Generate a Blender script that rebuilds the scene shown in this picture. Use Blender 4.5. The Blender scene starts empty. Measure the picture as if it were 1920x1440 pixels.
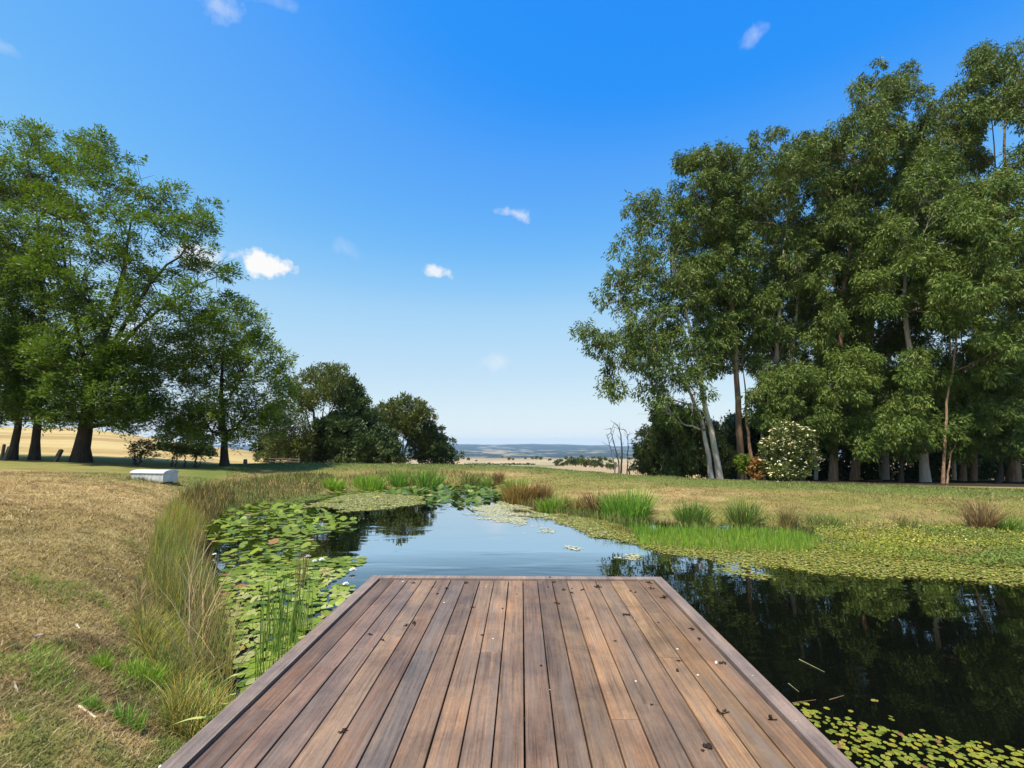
import bpy, math, random
import numpy as np
from mathutils import Matrix
rad = math.radians
rng = np.random.default_rng(7)
random.seed(7)
SC = bpy.context.scene
COL = SC.collection

# ------------------------------------------------------------------ camera
EYE = np.array([0.0, 0.0, 1.83])
F = 900.0
PITCH = math.atan(107 / 900.0)
YAW = math.atan(18 / 906.0)
cp, sp, cy_, sy_ = math.cos(PITCH), math.sin(PITCH), math.cos(YAW), math.sin(YAW)
R_ = np.array([cy_, sy_, 0.0]); FW = np.array([-sy_ * cp, cy_ * cp, sp]); UP = np.cross(R_, FW)

def ray(px, py):
    px = np.asarray(px, float); py = np.asarray(py, float)
    return FW + ((px - 960) / F)[..., None] * R_ + ((720 - py) / F)[..., None] * UP

def at_z(px, py, z=0.0):
    d = ray(px, py); t = (z - EYE[2]) / d[..., 2]
    return EYE + d * np.asarray(t)[..., None]

def at_y(px, py, Y):
    d = ray(px, py); t = Y / d[..., 1]
    return EYE + d * np.asarray(t)[..., None]

cam = bpy.data.cameras.new('camera'); camo = bpy.data.objects.new('camera', cam); COL.objects.link(camo)
cam.sensor_width = 36; cam.lens = 36 * F / 1920; cam.clip_start = 0.05; cam.clip_end = 20000
M = Matrix(((R_[0], UP[0], -FW[0], EYE[0]), (R_[1], UP[1], -FW[1], EYE[1]), (R_[2], UP[2], -FW[2], EYE[2]), (0, 0, 0, 1)))
camo.matrix_world = M
SC.camera = camo

# ------------------------------------------------------------------ mesh helpers
class MB:
    def __init__(s): s.v = []; s.n = 0; s.f = {}; s.c = []
    def add(s, v, f, col=None):
        v = np.asarray(v, float).reshape(-1, 3); f = np.asarray(f, int)
        s.v.append(v)
        s.f.setdefault(f.shape[1], []).append(f + s.n)
        if col is not None:
            c = np.asarray(col, float)
            if c.ndim == 1: c = np.tile(c, (len(v), 1))
            s.c.append(c)
        s.n += len(v)
    def build(s, name, mat, parent=None, smooth=False, loc=None):
        me = bpy.data.meshes.new(name)
        V = np.concatenate(s.v)
        if parent is not None and loc is None: loc = np.array(parent.location)
        if loc is not None: V = V - np.asarray(loc)
        me.vertices.add(len(V)); me.vertices.foreach_set('co', V.ravel())
        idx, tot = [], []
        for k, fl in s.f.items():
            a = np.concatenate(fl); idx.append(a.ravel()); tot.append(np.full(len(a), k))
        idx = np.concatenate(idx); tot = np.concatenate(tot)
        me.loops.add(len(idx)); me.loops.foreach_set('vertex_index', idx.astype(np.int32))
        me.polygons.add(len(tot))
        st = np.concatenate([[0], np.cumsum(tot)[:-1]])
        me.polygons.foreach_set('loop_start', st.astype(np.int32)); me.polygons.foreach_set('loop_total', tot.astype(np.int32))
        me.polygons.foreach_set('use_smooth', np.full(len(tot), bool(smooth)))
        if s.c:
            C = np.concatenate(s.c); C = np.concatenate([C, np.ones((len(C), 1))], 1)
            at = me.color_attributes.new('Col', 'FLOAT_COLOR', 'POINT'); at.data.foreach_set('color', C.ravel())
        me.update(calc_edges=True)
        me.materials.append(mat)
        o = bpy.data.objects.new(name, me); COL.objects.link(o)
        if parent is not None: o.parent = parent
        elif loc is not None: o.location = loc
        return o

def tag(o, label=None, cat=None, group=None, kind=None):
    if label: o['label'] = label
    if cat: o['category'] = cat
    if group: o['group'] = group
    if kind: o['kind'] = kind
    return o

def empty(name, loc, label=None, cat=None, group=None):
    o = bpy.data.objects.new(name, None); COL.objects.link(o); o.location = loc; o.empty_display_size = .2
    return tag(o, label, cat, group)

def nrm(a): return a / np.maximum(np.linalg.norm(a, axis=-1, keepdims=True), 1e-9)

def box(mb, x0, x1, y0, y1, z0, z1, col=None, bev=0.0):
    if bev <= 0:
        v = [(x, y, z) for z in (z0, z1) for y in (y0, y1) for x in (x0, x1)]
        mb.add(v, [(0, 2, 3, 1), (4, 5, 7, 6), (0, 1, 5, 4), (2, 6, 7, 3), (0, 4, 6, 2), (1, 3, 7, 5)], col); return
    b = bev   # chamfered top
    def ring(x0, x1, y0, y1, z): return [(x0, y0, z), (x1, y0, z), (x1, y1, z), (x0, y1, z)]
    v = ring(x0, x1, y0, y1, z0) + ring(x0, x1, y0, y1, z1 - b) + ring(x0 + b, x1 - b, y0 + b, y1 - b, z1)
    f = [(3, 2, 1, 0), (8, 9, 10, 11)]
    for k in (0, 4):
        for i in range(4): f.append((k + i, k + (i + 1) % 4, k + 4 + (i + 1) % 4, k + 4 + i))
    mb.add(v, f, col)

def tube(mb, P, r, n=6, cap=True, col=None):
    P = np.asarray(P, float); m = len(P); r = np.broadcast_to(np.asarray(r, float), (m,))
    T = np.gradient(P, axis=0); T = nrm(T)
    ref = np.array([0.0, 0, 1]) if abs(T[:, 2]).mean() < .8 else np.array([1.0, 0, 0])
    A = nrm(np.cross(T, ref)); B = np.cross(T, A)
    a = np.arange(n) * 2 * math.pi / n
    ring = P[:, None, :] + r[:, None, None] * (np.cos(a)[None, :, None] * A[:, None, :] + np.sin(a)[None, :, None] * B[:, None, :])
    i = np.arange(m - 1)[:, None] * n; j = np.arange(n)[None, :]; k = (j + 1) % n
    f = np.stack([i + j, i + k, i + n + k, i + n + j], -1).reshape(-1, 4)
    mb.add(ring.reshape(-1, 3), f, col)
    if cap and m:
        c = ring[-1]; mb.add(c, [list(range(n))], col)

def bez(p0, p1, p2, n=8):
    t = np.linspace(0, 1, n)[:, None]
    return (1 - t) ** 2 * p0 + 2 * t * (1 - t) * p1 + t * t * p2

def leaves(mb, C, D, L, W, roll=None, col=None, cup=0.0):
    """kite leaves from base points C along unit directions D"""
    N = len(C); L = np.broadcast_to(L, (N,))[:, None]; W = np.broadcast_to(W, (N,))[:, None]
    rv = nrm(rng.normal(size=(N, 3))) if roll is None else roll
    S = nrm(np.cross(D, rv))
    v = np.stack([C, C + D * L * .45 + S * W * .5, C + D * L, C + D * L * .45 - S * W * .5], 1)
    f = np.arange(4 * N).reshape(N, 4)
    mb.add(v.reshape(-1, 3), f, None if col is None else np.repeat(col, 4, 0))

def blades(mb, P, H, lean, W, col, seg=3, curl=.5):
    """grass blades: roots P, heights H, lean vectors (N,3 horizontal, in units of height), widths W"""
    N = len(P); H = np.broadcast_to(H, (N,)); W = np.broadcast_to(W, (N,))
    az = rng.uniform(0, 2 * math.pi, N); S = np.stack([np.cos(az), np.sin(az), 0 * az], 1)
    vs = []
    for k in range(seg + 1):
        t = k / seg
        c = P + lean * (H * (t ** (1 + curl)))[:, None] + np.array([0, 0, 1.0]) * (H * (t - .25 * curl * t * t * np.linalg.norm(lean, axis=1)))[:, None]
        if k == seg: vs.append(c[:, None, :])
        else:
            w = (W * (1 - .55 * t) * .5)[:, None]
            vs.append(np.stack([c - S * w, c + S * w], 1))
    V = np.concatenate(vs, 1); nv = V.shape[1]
    base = (np.arange(N) * nv)[:, None]
    q = []
    for k in range(seg - 1): q.append(base + np.array([[2 * k, 2 * k + 1, 2 * k + 3, 2 * k + 2]]))
    c = None if col is None else np.repeat(col, nv, 0)
    t3 = base + np.array([[2 * seg - 2, 2 * seg - 1, 2 * seg]])
    n0 = mb.n
    if q:
        mb.add(V.reshape(-1, 3), np.concatenate(q), c)
        mb.f.setdefault(3, []).append(t3 + n0)
    else: mb.add(V.reshape(-1, 3), t3, c)

# ------------------------------------------------------------------ noise
def _h(ix, iy, s):
    n = (ix.astype(np.int64) * 374761393 + iy.astype(np.int64) * 668265263 + s * 1274126177) & 0xffffffff
    n = ((n ^ (n >> 13)) * 1274126177) & 0xffffffff
    return ((n ^ (n >> 16)) & 0xffff) / 65535.0
def vnoise(x, y, s=0):
    x0 = np.floor(x); y0 = np.floor(y); fx = x - x0; fy = y - y0
    fx = fx * fx * (3 - 2 * fx); fy = fy * fy * (3 - 2 * fy)
    a = _h(x0, y0, s); b = _h(x0 + 1, y0, s); c = _h(x0, y0 + 1, s); d = _h(x0 + 1, y0 + 1, s)
    return (a + (b - a) * fx) * (1 - fy) + (c + (d - c) * fx) * fy
def fbm(x, y, s=0, o=4):
    t = 0; a = .5; n = 0
    for k in range(o):
        t = t + a * vnoise(x * 2 ** k + 17.3 * k, y * 2 ** k - 9.1 * k, s + k); n += a; a *= .55
    return t / n
def sstep(a, b, x):
    t = np.clip((x - a) / (b - a), 0, 1); return t * t * (3 - 2 * t)
def mix(a, b, t): return a + (b - a) * t[..., None]

def inpoly(P, x, y):
    P = np.asarray(P, float); r = np.zeros(np.shape(x), bool); n = len(P)
    for i in range(n):
        x1, y1 = P[i]; x2, y2 = P[(i + 1) % n]
        c = ((y1 > y) != (y2 > y)) & (x < (x2 - x1) * (y - y1) / ((y2 - y1) or 1e-9) + x1)
        r ^= c
    return r
def sample_poly(P, n):
    P = np.asarray(P, float); lo, hi = P.min(0), P.max(0); out = np.zeros((0, 2))
    while len(out) < n:
        q = rng.uniform(lo, hi, (max(64, n * 3), 2)); out = np.concatenate([out, q[inpoly(P, q[:, 0], q[:, 1])]])
    return out[:n]
def zone(pix, z=0.0):
    pix = np.asarray(pix, float); return at_z(pix[:, 0], pix[:, 1], z)[:, :2]

# ------------------------------------------------------------------ materials
def mat(name):
    m = bpy.data.materials.new(name); m.use_nodes = True; nt = m.node_tree
    return m, nt, nt.nodes['Principled BSDF'], nt.nodes['Material Output']
def N(nt, t, **kw):
    n = nt.nodes.new(t)
    for k, v in kw.items(): setattr(n, k, v)
    return n
def ramp(nt, stops, fac=None):
    r = N(nt, 'ShaderNodeValToRGB'); e = r.color_ramp.elements
    while len(e) < len(stops): e.new(.5)
    for i, (p, c) in enumerate(stops): e[i].position = p; e[i].color = (*c, 1)
    if fac is not None: nt.links.new(fac, r.inputs[0])
    return r
def noise(nt, scale, detail=4, vec=None, rough=.55, dist=0.0):
    n = N(nt, 'ShaderNodeTexNoise'); n.inputs['Scale'].default_value = scale; n.inputs['Detail'].default_value = detail
    n.inputs['Roughness'].default_value = rough; n.inputs['Distortion'].default_value = dist
    if vec is not None: nt.links.new(vec, n.inputs['Vector'])
    return n
def mapping(nt, scale, src='Object'):
    tc = N(nt, 'ShaderNodeTexCoord'); mp = N(nt, 'ShaderNodeMapping'); mp.inputs['Scale'].default_value = scale
    nt.links.new(tc.outputs[src], mp.inputs[0]); return mp.outputs[0]
def mixc(nt, a, b, fac, mode='MIX'):
    m = N(nt, 'ShaderNodeMix', data_type='RGBA', blend_type=mode)
    for s, i in ((fac, 0), (a, 6), (b, 7)):
        if hasattr(s, 'is_linked'): nt.links.new(s, m.inputs[i])
        else: m.inputs[i].default_value = s if i == 0 else (*s, 1)
    return m.outputs[2]

def leaf_mat(name, stops, transl=.3, rough=.5, spec=.35, patch=.35, vary=.5):
    m, nt, b, out = mat(name)
    g = N(nt, 'ShaderNodeNewGeometry')
    vec = mapping(nt, (1, 1, 1)); nz = noise(nt, .55, 3, vec)
    ma = N(nt, 'ShaderNodeMath', operation='MULTIPLY_ADD'); nt.links.new(nz.outputs[0], ma.inputs[0]); ma.inputs[1].default_value = patch * 2; ma.inputs[2].default_value = -patch
    mb_ = N(nt, 'ShaderNodeMath', operation='MULTIPLY_ADD'); nt.links.new(g.outputs['Random Per Island'], mb_.inputs[0]); mb_.inputs[1].default_value = vary; mb_.inputs[2].default_value = .5 - vary / 2
    ad = N(nt, 'ShaderNodeMath', operation='ADD', use_clamp=True); nt.links.new(ma.outputs[0], ad.inputs[0]); nt.links.new(mb_.outputs[0], ad.inputs[1])
    r = ramp(nt, stops, ad.outputs[0])
    nt.links.new(r.outputs[0], b.inputs['Base Color']); b.inputs['Roughness'].default_value = rough
    b.inputs['Specular IOR Level'].default_value = spec
    t = N(nt, 'ShaderNodeBsdfTranslucent')
    br = mixc(nt, r.outputs[0], (1.15, 1.25, .45), 1.0, 'MULTIPLY'); nt.links.new(br, t.inputs[0])
    mx = N(nt, 'ShaderNodeMixShader'); mx.inputs[0].default_value = transl
    nt.links.new(b.outputs[0], mx.inputs[1]); nt.links.new(t.outputs[0], mx.inputs[2]); nt.links.new(mx.outputs[0], out.inputs[0])
    return m
def attr_mat(name, transl=.25, rough=.6, spec=.25):
    m, nt, b, out = mat(name)
    a = N(nt, 'ShaderNodeAttribute', attribute_name='Col')
    nt.links.new(a.outputs['Color'], b.inputs['Base Color']); b.inputs['Roughness'].default_value = rough
    b.inputs['Specular IOR Level'].default_value = spec
    if transl > 0:
        t = N(nt, 'ShaderNodeBsdfTranslucent'); nt.links.new(a.outputs['Color'], t.inputs[0])
        mx = N(nt, 'ShaderNodeMixShader'); mx.inputs[0].default_value = transl
        nt.links.new(b.outputs[0], mx.inputs[1]); nt.links.new(t.outputs[0], mx.inputs[2]); nt.links.new(mx.outputs[0], out.inputs[0])
    return m
def bark_mat(name, c1, c2, c3, sc=(6, 6, 1.2), bump=.4):
    m, nt, b, out = mat(name)
    vec = mapping(nt, sc); nz = noise(nt, 1.6, 6, vec, .65)
    r = ramp(nt, [(.25, c1), (.5, c2), (.75, c3)], nz.outputs[0])
    nt.links.new(r.outputs[0], b.inputs['Base Color']); b.inputs['Roughness'].default_value = .85; b.inputs['Specular IOR Level'].default_value = .2
    bp = N(nt, 'ShaderNodeBump'); bp.inputs['Strength'].default_value = bump; bp.inputs['Distance'].default_value = .03
    nt.links.new(nz.outputs[0], bp.inputs['Height']); nt.links.new(bp.outputs[0], b.inputs['Normal'])
    return m
def plain(name, c, rough=.6, spec=.3, vary=.25, sc=20):
    m, nt, b, out = mat(name)
    nz = noise(nt, sc, 4, mapping(nt, (1, 1, 1)))
    lo = tuple(x * (1 - vary) for x in c); hi = tuple(min(1, x * (1 + vary)) for x in c)
    r = ramp(nt, [(.3, lo), (.7, hi)], nz.outputs[0]); nt.links.new(r.outputs[0], b.inputs['Base Color'])
    b.inputs['Roughness'].default_value = rough; b.inputs['Specular IOR Level'].default_value = spec
    return m
GRASS = attr_mat('grass_blades', .25, .6, .2)
REED = attr_mat('reed_blades', .3, .5, .3)
PADM = attr_mat('lily_pad', .12, .5, .28)
WEEDM = attr_mat('floating_weed', .15, .5, .3)

# ------------------------------------------------------------------ world: sky, clouds, sun
EXPO = .78
SUN_EL, SUN_AZ = rad(64), rad(-137)      # azimuth measured from +Y towards +X
w = bpy.data.worlds.new('World'); SC.world = w; w.use_nodes = True; nt = w.node_tree
bg = nt.nodes['Background']; wo = nt.nodes['World Output']
sky = N(nt, 'ShaderNodeTexSky', sky_type='NISHITA'); sky.sun_disc = False
sky.sun_elevation = SUN_EL; sky.sun_rotation = SUN_AZ
sky.air_density = 1.0; sky.dust_density = .3; sky.ozone_density = 4.0; sky.altitude = 300
# the picture's sky grade: one tone curve per channel on the physical sky
sc1 = N(nt, 'ShaderNodeVectorMath', operation='SCALE'); nt.links.new(sky.outputs[0], sc1.inputs[0]); sc1.inputs['Scale'].default_value = .12
cv = N(nt, 'ShaderNodeRGBCurve'); nt.links.new(sc1.outputs[0], cv.inputs['Color'])
for ch, pts in enumerate(([(0, .010), (.095, .024), (.103, .055), (.112, .095), (.132, .145), (.165, .265), (.207, .40), (.33, .555), (.65, .74), (1, .80)],
                          [(0, .15), (.173, .30), (.182, .33), (.191, .36), (.23, .455), (.285, .575), (.349, .672), (.52, .765), (.76, .865), (1, .89)],
                          [(0, .5), (.15, .86), (.33, .95), (.6, .935), (1, .955)])):
    c = cv.mapping.curves[ch]
    while len(c.points) < len(pts): c.points.new(.5, .5)
    for p_, (x_, y_) in zip(c.points, pts): p_.location = (x_, y_); p_.handle_type = 'AUTO_CLAMPED'
cv.mapping.update()
sc2 = N(nt, 'ShaderNodeVectorMath', operation='SCALE'); nt.links.new(cv.outputs[0], sc2.inputs[0]); sc2.inputs['Scale'].default_value = 1 / (.12 * 2 ** EXPO)
nt.links.new(sc2.outputs[0], bg.inputs[0]); bg.inputs[1].default_value = .12
tc = N(nt, 'ShaderNodeTexCoord'); D = tc.outputs['Generated']
def vm(op, a, b=None):
    n = N(nt, 'ShaderNodeVectorMath', operation=op)
    for i, s in enumerate((a, b)):
        if s is None: continue
        if hasattr(s, 'is_linked'): nt.links.new(s, n.inputs[i])
        else: n.inputs[i].default_value = s
    return n
def mt(op, *a, clamp=False):
    n = N(nt, 'ShaderNodeMath', operation=op, use_clamp=clamp)
    for i, s in enumerate(a):
        if hasattr(s, 'is_linked'): nt.links.new(s, n.inputs[i])
        else: n.inputs[i].default_value = s
    return n.outputs[0]
Dn = vm('NORMALIZE', D).outputs[0]
nz1 = noise(nt, 30, 7, Dn, .6).outputs[0]; nz2 = noise(nt, 9, 5, Dn, .6).outputs[0]
mask = None
# cloud centres on the sky by direction, half-width, half-height (radians), tilt, strength, edge softness
CL = [(502, 500, .054, .031, -.1, 1.0, 2.2), (815, 508, .040, .015, -.2, .8, 1.8), (967, 400, .038, .017, -.35, .5, 1.6),
      (1415, 65, .024, .016, .3, .30, 1.1), (405, 6, .04, .024, .2, .32, 1.2), (500, -4, .05, .014, .1, .2, 1.0), (375, 478, .085, .03, .1, .8, 1.6),
      (650, 468, .04, .022, -.5, .16, 1.2), (940, 680, .05, .026, -.1, .3, 1.1), (8, 88, .026, .012, 0, .2, 1.2), (280, 640, .12, .05, .1, .5, 1.2)]
for (px, py, a, b, tilt, st, hard) in CL:
    c = nrm(ray(px, py)); rt = nrm(np.cross(c, (0, 0, 1))); u = np.cross(rt, c)
    rt, u = rt * math.cos(tilt) + u * math.sin(tilt), u * math.cos(tilt) - rt * math.sin(tilt)
    dx = mt('MULTIPLY', vm('DOT_PRODUCT', Dn, tuple(rt)).outputs['Value'], 1 / a)
    dy = mt('MULTIPLY', vm('DOT_PRODUCT', Dn, tuple(u)).outputs['Value'], 1 / b)
    r2 = mt('SQRT', mt('ADD', mt('MULTIPLY', dx, dx), mt('MULTIPLY', dy, dy)))
    k = mt('ADD', mt('SUBTRACT', .85, r2), mt('MULTIPLY', mt('SUBTRACT', nz1, .5), 2.6))
    k = mt('MULTIPLY', mt('MULTIPLY', k, hard, clamp=True), st)
    fr = mt('GREATER_THAN', vm('DOT_PRODUCT', Dn, tuple(c)).outputs['Value'], .5)
    k = mt('MULTIPLY', k, fr)
    mask = k if mask is None else mt('MAXIMUM', mask, k)
# broken cloud overhead and behind the viewer (seen only as light and in the pond)
sep = N(nt, 'ShaderNodeSeparateXYZ'); nt.links.new(Dn, sep.inputs[0])
bgc = N(nt, 'ShaderNodeBackground'); bgc.inputs[0].default_value = (1, 1, 1, 1); bgc.inputs[1].default_value = .97 / 2 ** EXPO
mxw = N(nt, 'ShaderNodeMixShader'); nt.links.new(mask, mxw.inputs[0]); nt.links.new(bg.outputs[0], mxw.inputs[1]); nt.links.new(bgc.outputs[0], mxw.inputs[2])
nt.links.new(mxw.outputs[0], wo.inputs[0])
sl = bpy.data.lights.new('sun', 'SUN'); sl.energy = 4.5; sl.angle = rad(1.6); sl.color = (1, .93, .80)
so = bpy.data.objects.new('sun', sl); COL.objects.link(so); so.location = (-20, 0, 40)
sd = np.array([math.sin(SUN_AZ) * math.cos(SUN_EL), math.cos(SUN_AZ) * math.cos(SUN_EL), math.sin(SUN_EL)])
from mathutils import Vector
so.rotation_euler = Vector(sd).to_track_quat('Z', 'Y').to_euler()
SC.view_settings.view_transform = 'Standard'; SC.view_settings.look = 'None'; SC.view_settings.exposure = EXPO; SC.view_settings.gamma = 1
SC.cycles.max_bounces = 6; SC.cycles.diffuse_bounces = 3; SC.cycles.glossy_bounces = 3; SC.cycles.transmission_bounces = 3; SC.cycles.transparent_max_bounces = 4

# ------------------------------------------------------------------ terrain
# each column: azimuth (by picture column at the crest), near keys as (row, z), then far keys as (Y, z)
PROF = [
 (-700, [(1440, .7), (868, 1.4)], [(30, 1.7), (60, 4.5), (85, 6.0), (160, 5), (400, -8), (1000, -40), (6000, -60)]),
 (0,   [(1440, .46), (1200, .6), (1000, .82), (880, 1.02), (867, 1.05)], [(21, 1.05), (30, 1.15), (60, 2.9), (82, 4.3), (110, 3.9), (200, 0), (1000, -40), (6000, -60)]),
 (150, [(1440, .4), (1200, .5), (1000, .7), (885, .93), (872, .96)], [(21, .96), (30, 1.05), (60, 2.8), (82, 4.2), (110, 3.8), (200, 0), (1000, -40), (6000, -60)]),
 (250, [(1440, .33), (1200, .34), (1000, .58), (900, .8), (880, .86)], [(21, .86), (30, .95), (60, 2.3), (80, 2.9), (110, 2.2), (200, -2), (1000, -40), (6000, -60)]),
 (310, [(1440, .26), (1300, .2), (1150, .2), (1040, .36), (905, .72), (882, .8)], [(21, .78), (30, .8), (60, 1.6), (78, 1.9), (110, 1), (200, -4), (1000, -40), (6000, -60)]),
 (375, [(1440, .22), (1350, .14), (1230, .05), (1130, -.02), (1050, -.02), (990, .04), (930, .4), (884, .74)], [(22, .68), (30, .62), (60, 1.0), (76, 1.2), (110, .2), (200, -5), (1000, -40), (6000, -60)]),
 (440, [(1440, .18), (1350, .1), (1290, 0), (1230, -.3), (1000, -.3), (957, 0), (925, .3), (874, .76)], [(24, .68), (32, .4), (60, .55), (76, .6), (110, -.6), (200, -6), (1000, -40), (6000, -60)]),
 (500, [(1440, .1), (1340, 0), (1280, -.4), (965, -.4), (940, 0), (912, .28), (868, .76)], [(27, .62), (34, .2), (60, .0), (76, 0), (110, -1.5), (200, -8), (1000, -40), (6000, -60)]),
 (600, [(1440, -.4), (955, -.4), (926, 0), (906, .22), (868, .76)], [(28, .55), (38, -.2), (60, -1.2), (110, -4), (200, -12), (1000, -40), (6000, -60)]),
 (700, [(1440, -.4), (938, -.4), (918, 0), (900, .25), (868, .74)], [(29, .4), (38, -.6), (60, -2.2), (110, -6), (200, -14), (1000, -40), (2300, -60), (6000, -62)]),
 (850, [(1440, -.4), (930, -.4), (913, 0), (899, .22), (868, .70)], [(29, .2), (40, -1.5), (70, -6), (150, -16), (400, -30), (1000, -42), (2300, -60), (6000, -62)]),
 (930, [(1440, -.4), (942, -.4), (921, 0), (904, .2), (869, .65)], [(28, .1), (40, -1.5), (70, -6), (150, -16), (400, -30), (1000, -42), (2300, -60), (6000, -62)]),
 (1000, [(1440, -.4), (962, -.4), (941, 0), (918, .2), (872, .6)], [(28, 0), (40, -1.5), (70, -6), (150, -15), (400, -28), (1000, -42), (2300, -60), (6000, -62)]),
 (1100, [(1440, -.4), (985, -.4), (962, 0), (938, .15), (880, .5)], [(26, 0), (40, -2), (70, -6), (150, -12), (240, -16), (420, -28), (1000, -42), (2300, -60), (6000, -62)]),
 (1200, [(1440, -.4), (1000, -.4), (976, 0), (950, .15), (888, .45)], [(24, 0), (32, -.9), (70, -3.5), (150, -9), (220, -12), (420, -28), (1000, -42), (2300, -60), (6000, -62)]),
 (1300, [(1440, -.4), (1010, -.4), (985, 0), (955, .15), (894, .42)], [(22, .1), (26, -.15), (32, -.6), (70, -3.5), (150, -9), (220, -12), (420, -28), (1000, -42), (6000, -62)]),
 (1500, [(1440, -.4), (1020, -.4), (992, 0), (960, .15), (902, .4)], [(20, .1), (26, -.25), (32, -.6), (70, -3), (150, -8), (400, -28), (1000, -42), (6000, -62)]),
 (1700, [(1440, -.4), (1024, -.4), (994, 0), (968, .12), (908, .38)], [(19, .1), (26, -.3), (32, -.6), (70, -3), (150, -8), (400, -28), (1000, -42), (6000, -62)]),
 (1920, [(1440, -.4), (1030, -.4), (1000, 0), (972, .12), (913, .36)], [(18, .1), (26, -.3), (32, -.6), (70, -3), (150, -8), (400, -28), (1000, -42), (6000, -62)]),
 (2700, [(1500, -.4), (1055, -.4), (1015, 0), (975, .12), (913, .36)], [(17, .2), (26, -.2), (32, -.6), (70, -3), (150, -8), (400, -28), (1000, -42), (6000, -62)]),
]
azs, prs, rsh, rcr = [], [], [], []
for px, near, far in PROF:
    d = ray(px, 880.0); az = math.atan2(d[0], d[1])
    ks = []
    for (py, z) in near:
        # distance along this azimuth whose point shows at row py
        Y = F * (EYE[2] - z) / (py - 827.0); ks.append((Y / math.cos(az) if px > -600 and px < 2600 else Y * 1.6, z))
    rc = ks[-1][0]
    sh = [k for k in range(len(near)) if near[k][1] == 0]
    rs = ks[sh[-1]][0] if sh else ks[0][0] * (.9 if px <= 250 else 1.5)
    k0 = ks[0]; ks = [(.05, k0[1]), (k0[0] * .7, k0[1])] + ks
    rl = ks[-1][0]
    for (Y, z) in far:
        r = Y / math.cos(az) if -600 < px < 2600 else Y * 1.6
        if r > rl + .5: ks.append((r, z)); rl = r
    azs.append(az); prs.append(ks); rsh.append(rs); rcr.append(rc)
# behind the viewer: level lawn the deck starts from
for az in (-2.2, -math.pi + .01):
    azs.insert(0, az); prs.insert(0, [(.05, .1), (1.5, .12), (3, .3), (12, .6), (60, 1), (200, -2), (1000, -40), (6000, -60)]); rsh.insert(0, 2.0); rcr.insert(0, 15)
for az in (1.75, 2.4, math.pi):
    k = [(.05, .1), (1.5, .12), (3, .3), (12, .6), (60, 1), (200, -2), (1000, -40), (6000, -60)] if az > 2 else [(.05, -.3), (6, -.4), (9, 0), (14, .4), (25, .2), (70, -2), (400, -28), (6000, -60)]
    azs.append(az); prs.append(k); rsh.append(2 if az > 2 else 9); rcr.append(15)
azs = np.array(azs); rsh = np.array(rsh); rcr = np.array(rcr)
LR = np.linspace(math.log(.4), math.log(6000), 1400)
TAZ = np.linspace(-math.pi, math.pi, 2881)
tab = np.stack([np.interp(LR, np.log([k[0] for k in p]), [k[1] for k in p]) for p in prs])
def gauss(a, s, ax):
    n = int(3 * s) + 1; k = np.exp(-.5 * (np.arange(-n, n + 1) / s) ** 2); k /= k.sum()
    pad = [(0, 0)] * a.ndim; pad[ax] = (n, n); ap = np.pad(a, pad, mode='edge')
    return np.apply_along_axis(lambda v: np.convolve(v, k, 'valid'), ax, ap)
tab = gauss(tab, 5, 1)
TT = np.stack([np.interp(TAZ, azs, tab[:, i]) for i in range(tab.shape[1])], 1)
TT = gauss(TT, 10, 0)
def gz0(x, y):
    az = np.arctan2(x, y); lr = np.log(np.maximum(np.hypot(x, y), .41))
    u = np.clip((az + math.pi) / (2 * math.pi) * (len(TAZ) - 1), 0, len(TAZ) - 1.001); v = np.clip((lr - LR[0]) / (LR[1] - LR[0]), 0, len(LR) - 1.001)
    i = u.astype(int); j = v.astype(int); fu = u - i; fv = v - j
    return (TT[i, j] * (1 - fu) + TT[i + 1, j] * fu) * (1 - fv) + (TT[i, j + 1] * (1 - fu) + TT[i + 1, j + 1] * fu) * fv
def gz(x, y):
    x = np.asarray(x, float); y = np.asarray(y, float); r = np.hypot(x, y)
    z = gz0(x, y)
    rough = sstep(-.05, .15, z) * np.where(r < 18, 1, 0)
    z = z + rough * ((fbm(x * .9, y * .9, 3, 3) - .5) * .10 + (fbm(x * 4, y * 4, 5, 3) - .5) * .06)
    return z
def drop(px, py, zg=.3):
    """ground point seen at a pixel"""
    d = ray(float(px), float(py)); t0, t1 = None, None
    ts = np.exp(np.linspace(math.log(1.5), math.log(120), 4000)); P = EYE + d * ts[:, None]
    below = P[:, 2] <= gz(P[:, 0], P[:, 1])
    i = int(np.argmax(below)) if below.any() else len(ts) - 1
    return P[i]
def bank(x, y):
    az = np.arctan2(x, y); r = np.hypot(x, y)
    s = np.interp(az, azs, rsh); c = np.interp(az, azs, rcr)
    return (r - s) / (c - s), az, r
A3 = lambda *c: np.array(c)
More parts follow.
